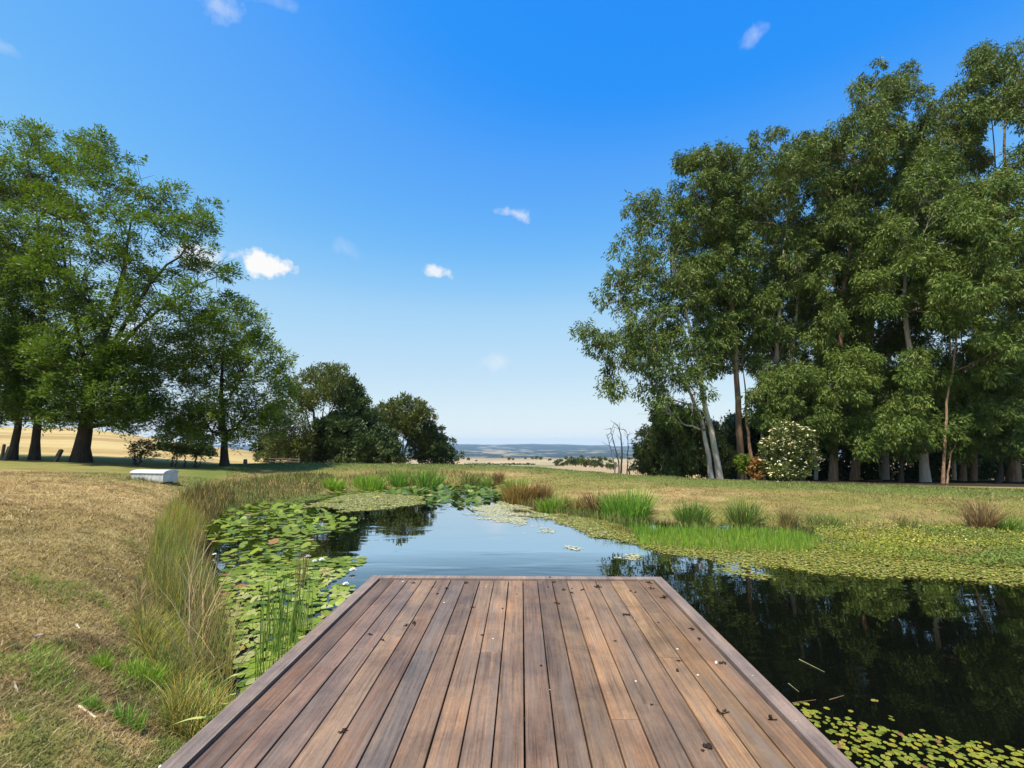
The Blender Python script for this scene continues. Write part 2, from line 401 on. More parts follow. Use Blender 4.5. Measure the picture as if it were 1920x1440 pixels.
def gcol(x, y):
    f, az, r = bank(x, y)
    n1 = fbm(x * .55, y * .55, 11, 4); n2 = fbm(x * 2.2 + y, y * 2.6, 21, 4); n3 = fbm(x * .18, y * .18, 31, 3)
    c = mix(A3(.30, .205, .10), A3(.40, .29, .145), sstep(.35, .65, n1))
    c = mix(c, A3(.19, .125, .062), .75 * sstep(.52, .72, n2))
    c = mix(c, A3(.45, .34, .18), .7 * sstep(.55, .75, fbm(x * 1.3, y * 3.0, 41, 3)))
    left = sstep(-.56, -.66, az)
    # greener turf: patches on the bank, a mown strip along the crest, moist edge by the water
    gr = .32 * sstep(.45, .7, n3 * .5 + n2 * .5) * (1 - .7 * left)
    crest = sstep(.55, .85, f + (n1 - .5) * .3) * (1 - sstep(1.6, 2.2, f)) * (.95 - .3 * left)
    moist = (1 - sstep(.0, .28, f + (n1 - .5) * .2)) * np.where(az > -.62, .6, 0)
    olive = .8 * (1 - left) * sstep(.34, .56, fbm(x * .45 + 3, y * 1.1, 13, 4)) + .25 * left * sstep(.45, .65, n3)
    c = mix(c, A3(.20, .19, .06), np.clip(gr + olive, 0, 1))
    c = mix(c, A3(.13, .165, .045), np.clip(np.maximum(crest, moist), 0, 1))
    # low grassy patches near the deck on the left
    px_ = np.clip(1 - np.hypot((x + 1.9) / 1.5, (y - 2.6) / 1.0), 0, 1); c = mix(c, A3(.14, .18, .035), np.clip(px_ * 2.2 * sstep(.42, .58, n1 * .5 + n2 * .5), 0, 1) * .8)
    nr_ = left * (1 - sstep(2.6, 5.0, r)); c = mix(c, mix(A3(.17, .125, .07), A3(.19, .19, .07), sstep(.45, .6, n1)), .6 * nr_ * sstep(.3, .6, n2))
    dk = sstep(.5, .75, fbm(x * 1.7, y * 1.7, 51, 3)) * left * (1 - sstep(3, 7, r)); c = mix(c, A3(.13, .085, .045), dk * .8)
    # dry paddocks beyond the crest
    far = sstep(1.45, 1.75, f)
    fc = mix(A3(.40, .29, .14), A3(.33, .23, .115), sstep(.4, .65, fbm(x * .05, y * .16, 61, 4)))
    fc = mix(fc, A3(.47, .36, .19), sstep(.5, .7, fbm(x * .03, y * .25, 71, 3)))
    vall = sstep(200, 500, r)
    vc = mix(A3(.34, .24, .15), A3(.42, .31, .2), sstep(.4, .6, fbm(x * .004, y * .004, 81, 4)))
    vc = mix(vc, A3(.17, .18, .08), .8 * sstep(.56, .64, fbm(x * .006 + 9, y * .005, 91, 4)))
    vc = mix(vc, A3(.05, .07, .035), sstep(.60, .64, fbm(x * .012, y * .008, 101, 3)) * sstep(900, 1900, r))
    hw = fbm(x * .006, y * .003, 27, 5); vf = mix(A3(.018, .03, .04), A3(.33, .27, .18), .75 * sstep(.54, .60, hw * .5 + .5 * fbm(x * .016, y * .008, 39, 4))); vc = mix(vc, vf, sstep(1250, 1700, r))  # far valley forest tinted blue: distance haze put into the colour
    fc = mix(fc, vc, vall)
    c = mix(c, fc, far)
    c = c * mix(A3(.99, .97, .83), A3(.92, .92, .80), np.maximum(far, 1 - left))
    mud = sstep(.03, -.06, gz0(x, y)) * (r < 40); c = mix(c, A3(.035, .028, .018), mud)
    return c

gm, nt_, b_, o_ = mat('ground_turf')
a_ = N(nt_, 'ShaderNodeAttribute', attribute_name='Col'); vec = mapping(nt_, (1, 1, 1))
f1 = noise(nt_, 38, 6, vec, .7); f2 = noise(nt_, 7, 4, vec, .6)
mul = ramp(nt_, [(.28, (.55, .52, .48)), (.5, (1, 1, 1)), (.75, (1.35, 1.32, 1.25))], f1.outputs[0])
cc = mixc(nt_, a_.outputs['Color'], mul.outputs[0], 1.0, 'MULTIPLY')
nt_.links.new(cc, b_.inputs['Base Color']); b_.inputs['Roughness'].default_value = .95; b_.inputs['Specular IOR Level'].default_value = .08
bp = N(nt_, 'ShaderNodeBump'); bp.inputs['Strength'].default_value = .7; bp.inputs['Distance'].default_value = .04
nt_.links.new(f1.outputs[0], bp.inputs['Height']); nt_.links.new(bp.outputs[0], b_.inputs['Normal'])
ga = np.concatenate([np.linspace(-math.pi, -1.15, 40)[:-1], np.linspace(-1.15, 1.05, 560), np.linspace(1.05, math.pi, 40)[1:]])
gr_ = np.exp(np.concatenate([np.linspace(math.log(.4), math.log(30), 330)[:-1], np.linspace(math.log(30), math.log(5300), 170)]))
AA, RR = np.meshgrid(ga, gr_, indexing='ij')
GX, GY = RR * np.sin(AA), RR * np.cos(AA)
GZ = gz(GX.ravel(), GY.ravel()); GC = gcol(GX.ravel(), GY.ravel())
nr = len(gr_); na = len(ga)
i = np.arange(na - 1)[:, None] * nr + np.arange(nr - 1)[None, :]
gf = np.stack([i, i + nr, i + nr + 1, i + 1], -1).reshape(-1, 4)
mb = MB(); mb.add(np.stack([GX.ravel(), GY.ravel(), GZ], 1), gf, GC)
ground = mb.build('ground', gm, smooth=True); tag(ground, kind='structure')

# far hills across the valley
ha = np.linspace(-1.2, 1.2, 420); hr = np.linspace(2500, 5300, 100)
AA, RR = np.meshgrid(ha, hr, indexing='ij'); HX, HY = RR * np.sin(AA), RR * np.cos(AA)
t = np.clip((RR - 2600) / 2400, 0, 1)
hz = -64 + (t ** 1.25) * (20.0 + 48 * (fbm(AA * 11, RR * 0.0006 + 3, 7, 4) - .5) - 9 * np.clip(AA - .12, -.1, .25) / .25) + sstep(.05, .3, t) * 9 * (fbm(HX * .0016, HY * .0025, 17, 4) - .5)
hz = np.where(RR > 5200, hz - (RR - 5200) * .03, hz)
fo = fbm(HX * .004, HY * .0022, 27, 5); fo2 = fbm(HX * .012, HY * .006, 37, 4)
hc = mix(A3(.018, .030, .045), A3(.30, .26, .19), .6 * sstep(.53, .60, fo * .4 + fo2 * .6 - .09 * t))  # bluish forest tone carries painted haze on top of the air volume
mb = MB(); i = np.arange(len(ha) - 1)[:, None] * len(hr) + np.arange(len(hr) - 1)[None, :]
mb.add(np.stack([HX, HY, hz], -1).reshape(-1, 3), np.stack([i, i + len(hr), i + len(hr) + 1, i + 1], -1).reshape(-1, 4), hc.reshape(-1, 3))
hills = mb.build('hills', attr_mat('hill_cover', 0, .95, .05), smooth=True); tag(hills, kind='structure')

# haze: the air over the valley
mb = MB(); box(mb, -5900, 5900, -400, 5500, -75, 29)
hm = bpy.data.materials.new('haze_air'); hm.use_nodes = True; nt_ = hm.node_tree; nt_.nodes.clear()
oo = N(nt_, 'ShaderNodeOutputMaterial'); pv = N(nt_, 'ShaderNodeVolumePrincipled')
pv.inputs['Color'].default_value = (.56, .80, 1.0, 1); pv.inputs['Density'].default_value = HAZE = 1.1e-4; pv.inputs['Anisotropy'].default_value = 0
nt_.links.new(pv.outputs[0], oo.inputs['Volume']); hm.cycles.homogeneous_volume = True
haze = mb.build('haze', hm); tag(haze, kind='stuff')

# ------------------------------------------------------------------ pond water
wm, nt_, b_, o_ = mat('pond_water')
b_.inputs['Base Color'].default_value = (.0022, .0028, .002, 1); b_.inputs['Roughness'].default_value = .9; b_.inputs['Specular IOR Level'].default_value = 0
n1 = noise(nt_, 1.0, 3, mapping(nt_, (1.3, 3.4, 1)), .5, .5); n2 = noise(nt_, 1.0, 2, mapping(nt_, (7, 12, 1)), .5); n3 = noise(nt_, 1.0, 3, mapping(nt_, (.45, 1.3, 1)), .5)
n5 = noise(nt_, 1.0, 2, mapping(nt_, (.5, 1.9, 1)), .5)
ad = N(nt_, 'ShaderNodeMath', operation='MULTIPLY_ADD'); nt_.links.new(n2.outputs[0], ad.inputs[0]); ad.inputs[1].default_value = .10; nt_.links.new(n1.outputs[0], ad.inputs[2])
st = ramp(nt_, [(.48, (.02,) * 3), (.64, (.15,) * 3)], n3.outputs[0])
ad2 = N(nt_, 'ShaderNodeMath', operation='MULTIPLY_ADD'); nt_.links.new(n5.outputs[0], ad2.inputs[0]); ad2.inputs[1].default_value = 3.5; nt_.links.new(ad.outputs[0], ad2.inputs[2])
bp = N(nt_, 'ShaderNodeBump'); bp.inputs['Distance'].default_value = .02; nt_.links.new(st.outputs[0], bp.inputs['Strength'])
nt_.links.new(ad2.outputs[0], bp.inputs['Height'])
gl = N(nt_, 'ShaderNodeBsdfGlossy'); gl.inputs['Roughness'].default_value = .015; nt_.links.new(bp.outputs[0], gl.inputs['Normal'])
fr = N(nt_, 'ShaderNodeFresnel'); fr.inputs['IOR'].default_value = 1.33; nt_.links.new(bp.outputs[0], fr.inputs['Normal'])
pw = N(nt_, 'ShaderNodeMath', operation='POWER'); nt_.links.new(fr.outputs[0], pw.inputs[0]); pw.inputs[1].default_value = 2.6
fm = N(nt_, 'ShaderNodeMath', operation='MULTIPLY', use_clamp=True); nt_.links.new(pw.outputs[0], fm.inputs[0]); fm.inputs[1].default_value = 28.0
mx = N(nt_, 'ShaderNodeMixShader'); nt_.links.new(fm.outputs[0], mx.inputs[0]); nt_.links.new(b_.outputs[0], mx.inputs[1]); nt_.links.new(gl.outputs[0], mx.inputs[2]); nt_.links.new(mx.outputs[0], o_.inputs[0])
wa = np.linspace(-1.0, 1.9, 180); outer = np.interp(wa, azs, rsh) + .9
outer = np.where(wa < -.6, 3.5, outer)
rings = np.linspace(0, 1, 30)[1:]
WV = [np.array([[0, -.8, 0]])]
for k in rings: WV.append(np.stack([outer * k * np.sin(wa), -.8 + (outer * np.cos(wa) + .8) * k, 0 * wa], 1))
mb = MB(); nw = len(wa); V = np.concatenate(WV)
fq = []
for k in range(len(rings) - 1):
    s = 1 + k * nw; j = np.arange(nw - 1); fq.append(np.stack([s + j, s + j + 1, s + nw + j + 1, s + nw + j], 1))
mb.add(V, np.concatenate(fq)); j = np.arange(nw - 1); mb.f.setdefault(3, []).append(np.stack([0 * j, j + 1 + 1, j + 1], 1))
water = mb.build('pond_water', wm, smooth=True); tag(water, kind='structure')

# ------------------------------------------------------------------ deck
ZD = .45
PL, PR = at_z(697, 1080, ZD), at_z(1238, 1080, ZD)
XL, XR, YF = PL[0], PR[0], (PL[1] + PR[1]) / 2
YN = -1.6
wd, nt_, b_, o_ = mat('deck_timber')
a_ = N(nt_, 'ShaderNodeAttribute', attribute_name='Col')
gi = N(nt_, 'ShaderNodeNewGeometry')
tcx = N(nt_, 'ShaderNodeTexCoord'); mpx = N(nt_, 'ShaderNodeMapping'); mpx.inputs['Scale'].default_value = (38, 1.6, 38)
offs = N(nt_, 'ShaderNodeCombineXYZ'); mo = N(nt_, 'ShaderNodeMath', operation='MULTIPLY'); nt_.links.new(gi.outputs['Random Per Island'], mo.inputs[0]); mo.inputs[1].default_value = 57.0
nt_.links.new(mo.outputs[0], offs.inputs[0]); nt_.links.new(mo.outputs[0], offs.inputs[1])
nt_.links.new(tcx.outputs['Object'], mpx.inputs['Vector']); nt_.links.new(offs.outputs[0], mpx.inputs['Location'])
g1 = noise(nt_, 1.0, 7, mpx.outputs[0], .68, .9)
m2 = N(nt_, 'ShaderNodeMapping'); m2.inputs['Scale'].default_value = (7, 1.1, 7); nt_.links.new(tcx.outputs['Object'], m2.inputs['Vector']); nt_.links.new(offs.outputs[0], m2.inputs['Location'])
g2 = noise(nt_, 1.0, 5, m2.outputs[0], .6, .4)
g3 = noise(nt_, 2.3, 5, mapping(nt_, (1, 1, 1)), .65, .3)
g4 = noise(nt_, 160, 3, mapping(nt_, (1, .25, 1)), .6)
r1 = ramp(nt_, [(.25, (.56, .54, .53)), (.48, (1, 1, 1)), (.72, (1.28, 1.25, 1.2))], g1.outputs[0])
r2 = ramp(nt_, [(.3, (.76, .78, .82)), (.5, (1, 1, 1)), (.68, (1.24, 1.10, .95))], g2.outputs[0])
r3 = ramp(nt_, [(.30, (.62, .61, .62)), (.55, (1.05, 1.03, 1.0)), (.75, (1.25, 1.22, 1.16))], g3.outputs[0])
r4 = ramp(nt_, [(.3, (.86, .86, .86)), (.7, (1.12, 1.12, 1.12))], g4.outputs[0])
c_ = mixc(nt_, a_.outputs['Color'], r1.outputs[0], 1.0, 'MULTIPLY'); c_ = mixc(nt_, c_, r2.outputs[0], 1.0, 'MULTIPLY'); c_ = mixc(nt_, c_, r3.outputs[0], 1.0, 'MULTIPLY'); c_ = mixc(nt_, c_, r4.outputs[0], 1.0, 'MULTIPLY')
m5 = N(nt_, 'ShaderNodeMapping'); m5.inputs['Scale'].default_value = (95, 1.9, 95); nt_.links.new(tcx.outputs['Object'], m5.inputs['Vector']); nt_.links.new(offs.outputs[0], m5.inputs['Location'])
g5 = noise(nt_, 1.0, 4, m5.outputs[0], .6, .6)
r5 = ramp(nt_, [(.30, (.45, .43, .43)), (.42, (.9, .89, .88)), (.55, (1.04, 1.04, 1.04)), (.72, (1.22, 1.22, 1.22))], g5.outputs[0]); c_ = mixc(nt_, c_, r5.outputs[0], .8, 'MULTIPLY')
m6 = N(nt_, 'ShaderNodeMapping'); m6.inputs['Scale'].default_value = (16, .8, 16); nt_.links.new(tcx.outputs['Object'], m6.inputs['Vector']); nt_.links.new(offs.outputs[0], m6.inputs['Location'])
g6 = noise(nt_, 1.0, 5, m6.outputs[0], .65, .8); gf_ = ramp(nt_, [(.5, (0, 0, 0)), (.68, (.42,) * 3)], g6.outputs[0]); c_ = mixc(nt_, c_, (.145, .13, .12), gf_.outputs[0])
nt_.links.new(c_, b_.inputs['Base Color'])
rr = ramp(nt_, [(.3, (.55,) * 3), (.7, (.75,) * 3)], g3.outputs[0]); nt_.links.new(rr.outputs[0], b_.inputs['Roughness']); b_.inputs['Specular IOR Level'].default_value = .3
bp = N(nt_, 'ShaderNodeBump'); bp.inputs['Strength'].default_value = .3; bp.inputs['Distance'].default_value = .004
nt_.links.new(g1.outputs[0], bp.inputs['Height']); nt_.links.new(bp.outputs[0], b_.inputs['Normal'])
deck = empty('timber_deck', (0, 0, 0), 'brown hardwood deck with raised edge boards, jutting over the pond', 'deck')
BW = .098; pitch = .1452
PAL = np.array([(.235, .160, .122), (.285, .200, .145), (.25, .205, .17), (.205, .172, .152), (.33, .235, .155), (.265, .18, .13), (.245, .182, .148)]) * (.62, .575, .535)
x0 = XL + BW; x1 = XR - BW
nb = int((x1 - x0) // pitch); sl_ = ((x1 - x0) - nb * pitch) / 2
mb = MB(); ed = [x0 + .012] + [x0 + sl_ + k * pitch for k in range(nb + 1)] + [x1 - .008]
ZT = ZD - .016
for k in range(len(ed) - 1):
    a, b = ed[k] + .0042, ed[k + 1] - .0042
    if b - a < .01: continue
    mid = 4 < k < 16
    cuts = sorted([y for y in ([random.uniform(2.4, 4.2)] if random.random() < .6 else [])])
    if k == 10: cuts = [3.72]
    ys = [YN] + cuts + [YF - BW - .006]
    cb = PAL[random.choice([0, 0, 1, 1, 2, 3, 4, 5, 6] if k < 8 else [0, 1, 1, 2, 2, 4, 4, 5, 6])] * random.uniform(.74, 1.3)
    for y0, y1 in zip(ys[:-1], ys[1:]):
        col = .72 * cb + .28 * PAL[random.choice([0, 0, 1, 1, 2, 3, 4, 5, 6] if k < 8 else [0, 1, 1, 2, 2, 4, 4, 5, 6])] * random.uniform(.85, 1.2)
        dx = random.uniform(-.0012, .0012); dz = random.uniform(-.0015, .001)
        col = col * mix(A3(.92, .93, 1.0), A3(1.05, 1.0, .88), np.array(min(1, max(0, (k - 5) / 10))))
        box(mb, a + dx, b + dx, y0 + .0012, y1 - .0012, ZT - .028 + dz, ZT + dz, col, .002)
mb.build('decking', wd, deck)
BC = np.array((.185, .142, .122))
for nm, pts in (('l', 0), ('r', 1), ('f', 2)):
    mb = MB()
    if pts == 0: v = [(XL, YN), (XL + BW, YN), (XL + BW, YF - BW), (XL, YF)]
    elif pts == 1: v = [(XR - BW, YN), (XR, YN), (XR, YF), (XR - BW, YF - BW)]
    else: v = [(XL + .0015, YF), (XL + BW + .0005, YF - BW), (XR - BW - .0005, YF - BW), (XR - .0015, YF)]
    V = [(x, y, ZD - .05) for x, y in v] + [(x, y, ZD) for x, y in v]
    f = [(0, 1, 2, 3), (4, 5, 6, 7)] + [(i, (i + 1) % 4, 4 + (i + 1) % 4, 4 + i) for i in range(4)]
    mb.add(V, f, BC * (1.12 if pts == 2 else 1.0) * random.uniform(.95, 1.05))
    o = mb.build('edge_board', wd, deck)
for nm in range(3):
    mb = MB()
    if nm == 0: box(mb, XL + .012, XL + .05, YN, YF - .06, ZD - .25, ZD - .054, BC * .8)
    if nm == 1: box(mb, XR - .05, XR - .012, YN, YF - .06, ZD - .25, ZD - .054, BC * .8)
    if nm == 2: box(mb, XL + .012, XR - .012, YF - .055, YF - .015, ZD - .25, ZD - .054, BC * .8)
    mb.build('fascia_board', wd, deck)
y = YN + .2
while y < YF - .15:
    mb = MB(); box(mb, XL + .055, XR - .055, y, y + .045, ZD - .2, ZT - .031, (.16, .12, .08)); mb.build('joist', wd, deck); y += .45
for px in (XL + .25, (XL + XR) / 2, XR - .25):
    for py in (YF - .35, YF - 2.4):
        mb = MB(); tube(mb, [(px, py, -.7), (px, py, ZD - .21)], .07, 10, col=(.13, .10, .075)); mb.build('post', wd, deck)

# dark curled droppings, husks and white droppings on the deck
DM = plain('dried_bit', (.022, .014, .010), .8, .2, .4, 60); WM_ = plain('pale_dropping', (.62, .6, .55), .8, .2, .2, 60)
def scrap_mesh(kind):
    mb = MB()
    if kind == 'curl':
        for k in range(random.randint(2, 3)):
            c = rng.uniform(-.018, .018, 3) * (1, 1, 0); a0 = random.uniform(0, 6); R0 = random.uniform(.009, .017)
            t = np.linspace(a0, a0 + random.uniform(2, 4.2), 9)
            tube(mb, np.stack([c[0] + R0 * np.cos(t), c[1] + R0 * .7 * np.sin(t), .005 + .006 * np.abs(np.sin(t * 1.3))], 1), np.linspace(.0035, .0022, 9), 5)
        t = np.linspace(0, 1, 5)[:, None]; tube(mb, np.array([-.028, .004, .004]) * (1 - t) + np.array([.022, -.012, .006]) * t, .0028, 5)
    elif kind == 'blob':
        for k in range(3):
            c = rng.uniform(-.01, .01, 3) * (1, 1, 0); t = np.linspace(0, 1, 6)[:, None]
            tube(mb, c + np.array([0, 0, .004]) + (t - .5) * rng.normal(size=3) * (.02, .02, .002), np.array([.003, .0065, .008, .0075, .006, .002]), 7)
    else:
        for k in range(2):
            c = rng.uniform(-.012, .012, 2); n = 9; a = np.arange(n) * 2 * math.pi / n; r = random.uniform(.006, .013) * rng.uniform(.6, 1.2, n)
            top = np.stack([c[0] + r * np.cos(a) * .8, c[1] + r * np.sin(a), np.full(n, .0028)], 1); bot = np.stack([c[0] + 1.15 * r * np.cos(a) * .8, c[1] + 1.15 * r * np.sin(a), np.full(n, .0002)], 1)
            mb.add(np.concatenate([bot, top]), [(i, (i + 1) % n, n + (i + 1) % n, n + i) for i in range(n)]); mb.add(top, [list(range(n))])
    return mb
SP = []
for zx, zy, k, s in [(340, 88, 'w', 1.2), (395, 97, 'c', .8), (500, 118, 'b', .8), (575, 128, 'c', 1), (525, 157, 'c', 1), (685, 97, 'c', 1), (790, 115, 'w', .7), (880, 237, 'c', .8), (955, 157, 'b', .7), (715, 230, 'c', .9),
    (395, 320, 'c', 1.5), (350, 330, 'c', .9), (155, 380, 'c', 1.1), (228, 410, 'c', 1), (770, 382, 'b', .8), (830, 400, 'w', 1), (560, 200, 'w', 1), (1138, 66, 'b', 1), (1160, 95, 'c', 1.1), (1130, 120, 'c', .8), (1215, 135, 'c', 1),
    (1255, 152, 'c', 1.2), (1258, 128, 'b', .7), (1175, 208, 'c', 1.1), (1318, 135, 'c', .9), (1403, 120, 'c', 1.5), (1085, 108, 'b', .6), (1575, 143, 'c', .9), (1605, 148, 'b', 1), (1690, 130, 'c', 1.2), (1680, 97, 'c', 1.5), (1755, 180, 'c', 1.7),
    (1550, 272, 'c', 1.4), (1605, 293, 'w', 1), (1345, 290, 'b', .6), (1728, 313, 'b', .6), (1908, 350, 'c', 1.2), (1495, 415, 'c', .7), (1835, 575, 'b', 1.1), (1830, 457, 'w', .9), (1840, 523, 'c', .7), (1690, 760, 'b', .6), (1603, 630, 'w', .6), (1092, 548, 'b', .8), (12, 908, 'c', 1), (1135, 676, 'w', .4), (1575, 65, 'b', .9)]:
    SP.append((640 + zx / 2.909, 1060 + zy / 2.909, k, s))
for zx, zy, k, s in [(575, 848, 'w', 1.5), (600, 852, 'c', 1.2), (485, 903, 'w', 1.1), (575, 1065, 'c', 1), (608, 1070, 'c', 1), (815, 1100, 'c', 1.3), (530, 1215, 'b', 1.6), (512, 1238, 'b', .7), (495, 747, 'c', 1.2), (465, 705, 'c', 1.2), (215, 930, 'w', .7), (730, 905, 'w', .5), (283, 1030, 'w', .5), (920, 1105, 'w', .4)]:
    SP.append((1100 + zx / 2.3415, 880 + zy / 2.3415, k, s))
SP += [(645, 1372, 'c', 1), (303, 1436, 'w', .8)]
protos = {k: [scrap_mesh(n).build('dried_bit' if k == 'c' else 'seed_husk' if k == 'b' else 'bird_dropping', WM_ if k == 'w' else DM, smooth=True) for _ in range(3)] for k, n in (('c', 'curl'), ('b', 'blob'), ('w', 'white'))}
LAB = {'c': ('dark dried curled dropping lying on the deck boards', 'debris', 'dark curled droppings on the deck'), 'b': ('small dark rounded husk lying on the deck boards', 'husk', 'dark husks on the deck'), 'w': ('chalky white bird dropping splashed on the deck boards', 'dropping', 'white droppings on the deck')}
used = {}
for px, py, k, s in SP:
    i = random.randrange(3); pr = protos[k][i]
    p = at_z(px, py, ZT); zz = ZT - .001
    if p[0] > XR - BW or p[0] < XL + BW or p[1] > YF - BW: p = at_z(px, py, ZD); zz = ZD
    if id(pr) in used: o = pr.copy(); COL.objects.link(o)
    else: o = pr; used[id(pr)] = 1
    o.location = (p[0], p[1], zz); o.rotation_euler = (0, 0, random.uniform(0, 6.28)); s *= .62 if k == 'w' else .85; o.scale = (s * random.uniform(.7, 1.3), s * random.uniform(.7, 1.3), s)
    tag(o, *LAB[k])
for k in protos:
    for o in protos[k]:
        if id(o) not in used: bpy.data.objects.remove(o)

# ------------------------------------------------------------------ lily pads
def pad_verts(R, col, n=13, cup=.02, fold=0.0):
    a = np.linspace(.16, 2 * math.pi - .16, n); rr = R * (1 + .05 * rng.normal(size=n))
    z = cup * R * rng.normal(size=n) + fold * np.abs(np.cos(a)) * R
    o = np.stack([rr * np.cos(a), rr * np.sin(a), z], 1)
    m = np.stack([.55 * rr * np.cos(a), .55 * rr * np.sin(a), .4 * z], 1)
    V = np.concatenate([[[0, 0, -.004]], m, o])
    f3 = np.array([(0, 1 + i, 2 + i) for i in range(n - 1)]); f4 = np.array([(1 + i, 1 + n + i, 2 + n + i, 2 + i) for i in range(n - 1)])
    return V, f3, f4, np.asarray(col)
def add_pad(mb, R, col, loc=(0, 0, 0), rz=0, tx=0, ty=0, **k):
    V, f3, f4, c = pad_verts(R, col, **k)
    ca, sa = math.cos(rz), math.sin(rz)
    V = V @ np.array([[ca, sa, 0], [-sa, ca, 0], [0, 0, 1]]); V[:, 2] += tx * V[:, 0] + ty * V[:, 1]
    n0 = mb.n; mb.add(V + np.asarray(loc), f3, c); mb.f.setdefault(4, []).append(f4 + n0)
PG = np.array([(.15, .23, .022), (.19, .27, .03), (.25, .32, .06), (.31, .36, .11), (.10, .17, .02), (.34, .38, .15), (.20, .27, .04)]) * (.92, .86, .72)
PB = np.array([(.30, .24, .05), (.24, .12, .05), (.28, .28, .06)])
def throw(poly, n, dmin):
    c = sample_poly(poly, n * 6); keep = []
    for p in c:
        if all((p[0] - q[0]) ** 2 + (p[1] - q[1]) ** 2 > dmin * dmin for q in keep): keep.append(p)
        if len(keep) >= n: break
    return keep
Z3 = zone([(425, 1064), (500, 1056), (600, 1046), (690, 1046), (655, 1074), (622, 1092), (668, 1102), (655, 1122), (600, 1175), (545, 1240), (480, 1310), (445, 1290), (430, 1200), (418, 1120)])
Z2 = zone([(415, 1040), (470, 1024), (560, 1003), (596, 1018), (585, 1038), (500, 1056), (430, 1058)])
Z1 = zone([(380, 1000), (415, 965), (500, 946), (560, 948), (605, 962), (668, 984), (640, 996), (590, 1001), (540, 1012), (400, 1018)])
Z4 = zone([(705, 928), (745, 919), (830, 914), (930, 917), (942, 938), (880, 951), (812, 946), (790, 930)])
Z5 = zone([(610, 924), (640, 917), (720, 915), (800, 917), (760, 923), (660, 930)])
pads = []
for Zp, n, d, R0, raised, kind in ((Z3, 400, .08, .063, .06, 0), (Z2, 170, .10, .07, .3, 1), (Z1, 470, .11, .078, .45, 2), (Z4, 420, .15, .10, .6, 3), (Z5, 130, .2, .09, .2, 4)):
    for p in throw(Zp, n, d): pads.append((p[0], p[1], R0 * random.uniform(.7, 1.3), raised, kind))
pads.sort(key=lambda q: math.hypot(q[0], q[1]))
NAMES = {0: ('pale green round lily pad floating flat beside the deck edge', 'pads floating beside the deck'), 1: ('deep green lily pad in the narrow clump behind the nearest pads', 'pads in the narrow middle clump'),
         2: ('bright green lily pad in the raised patch below the left reeds', 'pads in the patch below the left reeds'), 3: ('dark green lily pad', ''), 4: ('lily pad', '')}
pp = []
for j in range(26):
    mb = MB(); yel = j >= 22
    col = PB[j % 3] if yel else PG[j % 7] * random.uniform(.85, 1.1)
    add_pad(mb, 1.0, col, cup=.05 if j % 3 else .12, fold=.25 if j in (5, 12, 23) else 0); pp.append(mb.build('lily_pad', PADM, smooth=True))
stuff = MB(); cnt = 0; usedp = set()
for (x, y, R, raised, kind) in pads:
    up = random.random() < raised; z = random.uniform(.03, .14) if up else .006 + random.random() * .01
    tx, ty = (rng.normal(size=2) * (.35 if up else .035))
    if cnt < 300 and kind < 3:
        j = random.randrange(22) if random.random() < .97 else random.randrange(22, 26)
        if kind > 0 and j < 22: j = random.choice([0, 1, 4, 7, 8, 11, 14, 15, 18, 6])
        o = pp[j]
        if j in usedp: o = pp[j].copy(); COL.objects.link(o)
        usedp.add(j); cnt += 1
        o.location = (x, y, z); o.scale = (R, R, R); o.rotation_euler = (tx, ty, random.uniform(0, 6.28))
        if j >= 22: tag(o, 'yellowing brown lily pad among the green pads left of the deck', 'lily pad', 'yellowed pads left of the deck')
        else: tag(o, NAMES[kind][0], 'lily pad', NAMES[kind][1])
    else:
        col = PG[random.choice([0, 1, 4, 0, 6] if kind < 4 else [0, 1, 2])] * random.uniform(.7, 1.1) * ((.55, .66, .7) if kind == 3 else (1, 1, 1))
        if random.random() < .03: col = PB[random.randrange(3)]
        add_pad(stuff, R, col, (x, y, z), random.uniform(0, 6.28), tx, ty, n=9)
for j in range(26):
    if j not in usedp: bpy.data.objects.remove(pp[j])
tag(stuff.build('far_lily_pads', PADM, smooth=True), 'raised green lily pads massed at the far end of the pond', 'lily pads', kind='stuff')

# white water lilies
FM = plain('lily_petal', (.82, .80, .78), .5, .3, .06, 30); YM = plain('lily_heart', (.6, .42, .06), .6, .2, .2, 60)
def flower(px, py, s, label, mat_=FM):
    p = at_z(px, py, .05); t = empty('water_lily_flower', (p[0], p[1], .03), label, 'flower', 'water lily flowers on the pond')
    mb = MB()
    for ring, (el, n, L) in enumerate(((.25, 9, .06), (.75, 8, .052), (1.2, 5, .04))):
        a = np.arange(n) * 2 * math.pi / n + ring * .3
        D = np.stack([np.cos(a) * math.cos(el), np.sin(a) * math.cos(el), np.full(n, math.sin(el))], 1)
        leaves(mb, np.tile([p[0], p[1], .03], (n, 1)) + D * .006, D, L * s, .026 * s, roll=np.tile([0, 0, 1.0], (n, 1)))
    mb.build('petals', mat_, t)
    mb = MB(); tube(mb, [(p[0], p[1], .03), (p[0], p[1], .045 * s + .02)], [.012 * s, .009 * s], 8); mb.build('flower_heart', YM, t)
for px, py, s, l in ((577, 1042, 1.1, 'white water lily flower at the water gap, nearest the dark reflection'), (603, 1048, 1.2, 'larger white water lily flower right of two others on pale pads'), (590, 1050, .9, 'small white water lily flower between two larger ones'),
                  (402, 1038, .9, 'white water lily flower beside the brown reeds'), (661, 1067, 1.3, 'white water lily flower at the tip of the pads in open water'), (648, 1093, 1.0, 'white water lily flower drifting just off the deck corner'),
                  (378, 1002, .9, 'white water lily flower at the reed edge of the upper patch')):
    flower(px, py, s * .72, l)
flower(708, 932, 1.5, 'pale yellow water lily flower at the far end of the pond', plain('lily_petal_yellow', (.75, .62, .2), .5, .3, .1, 30))

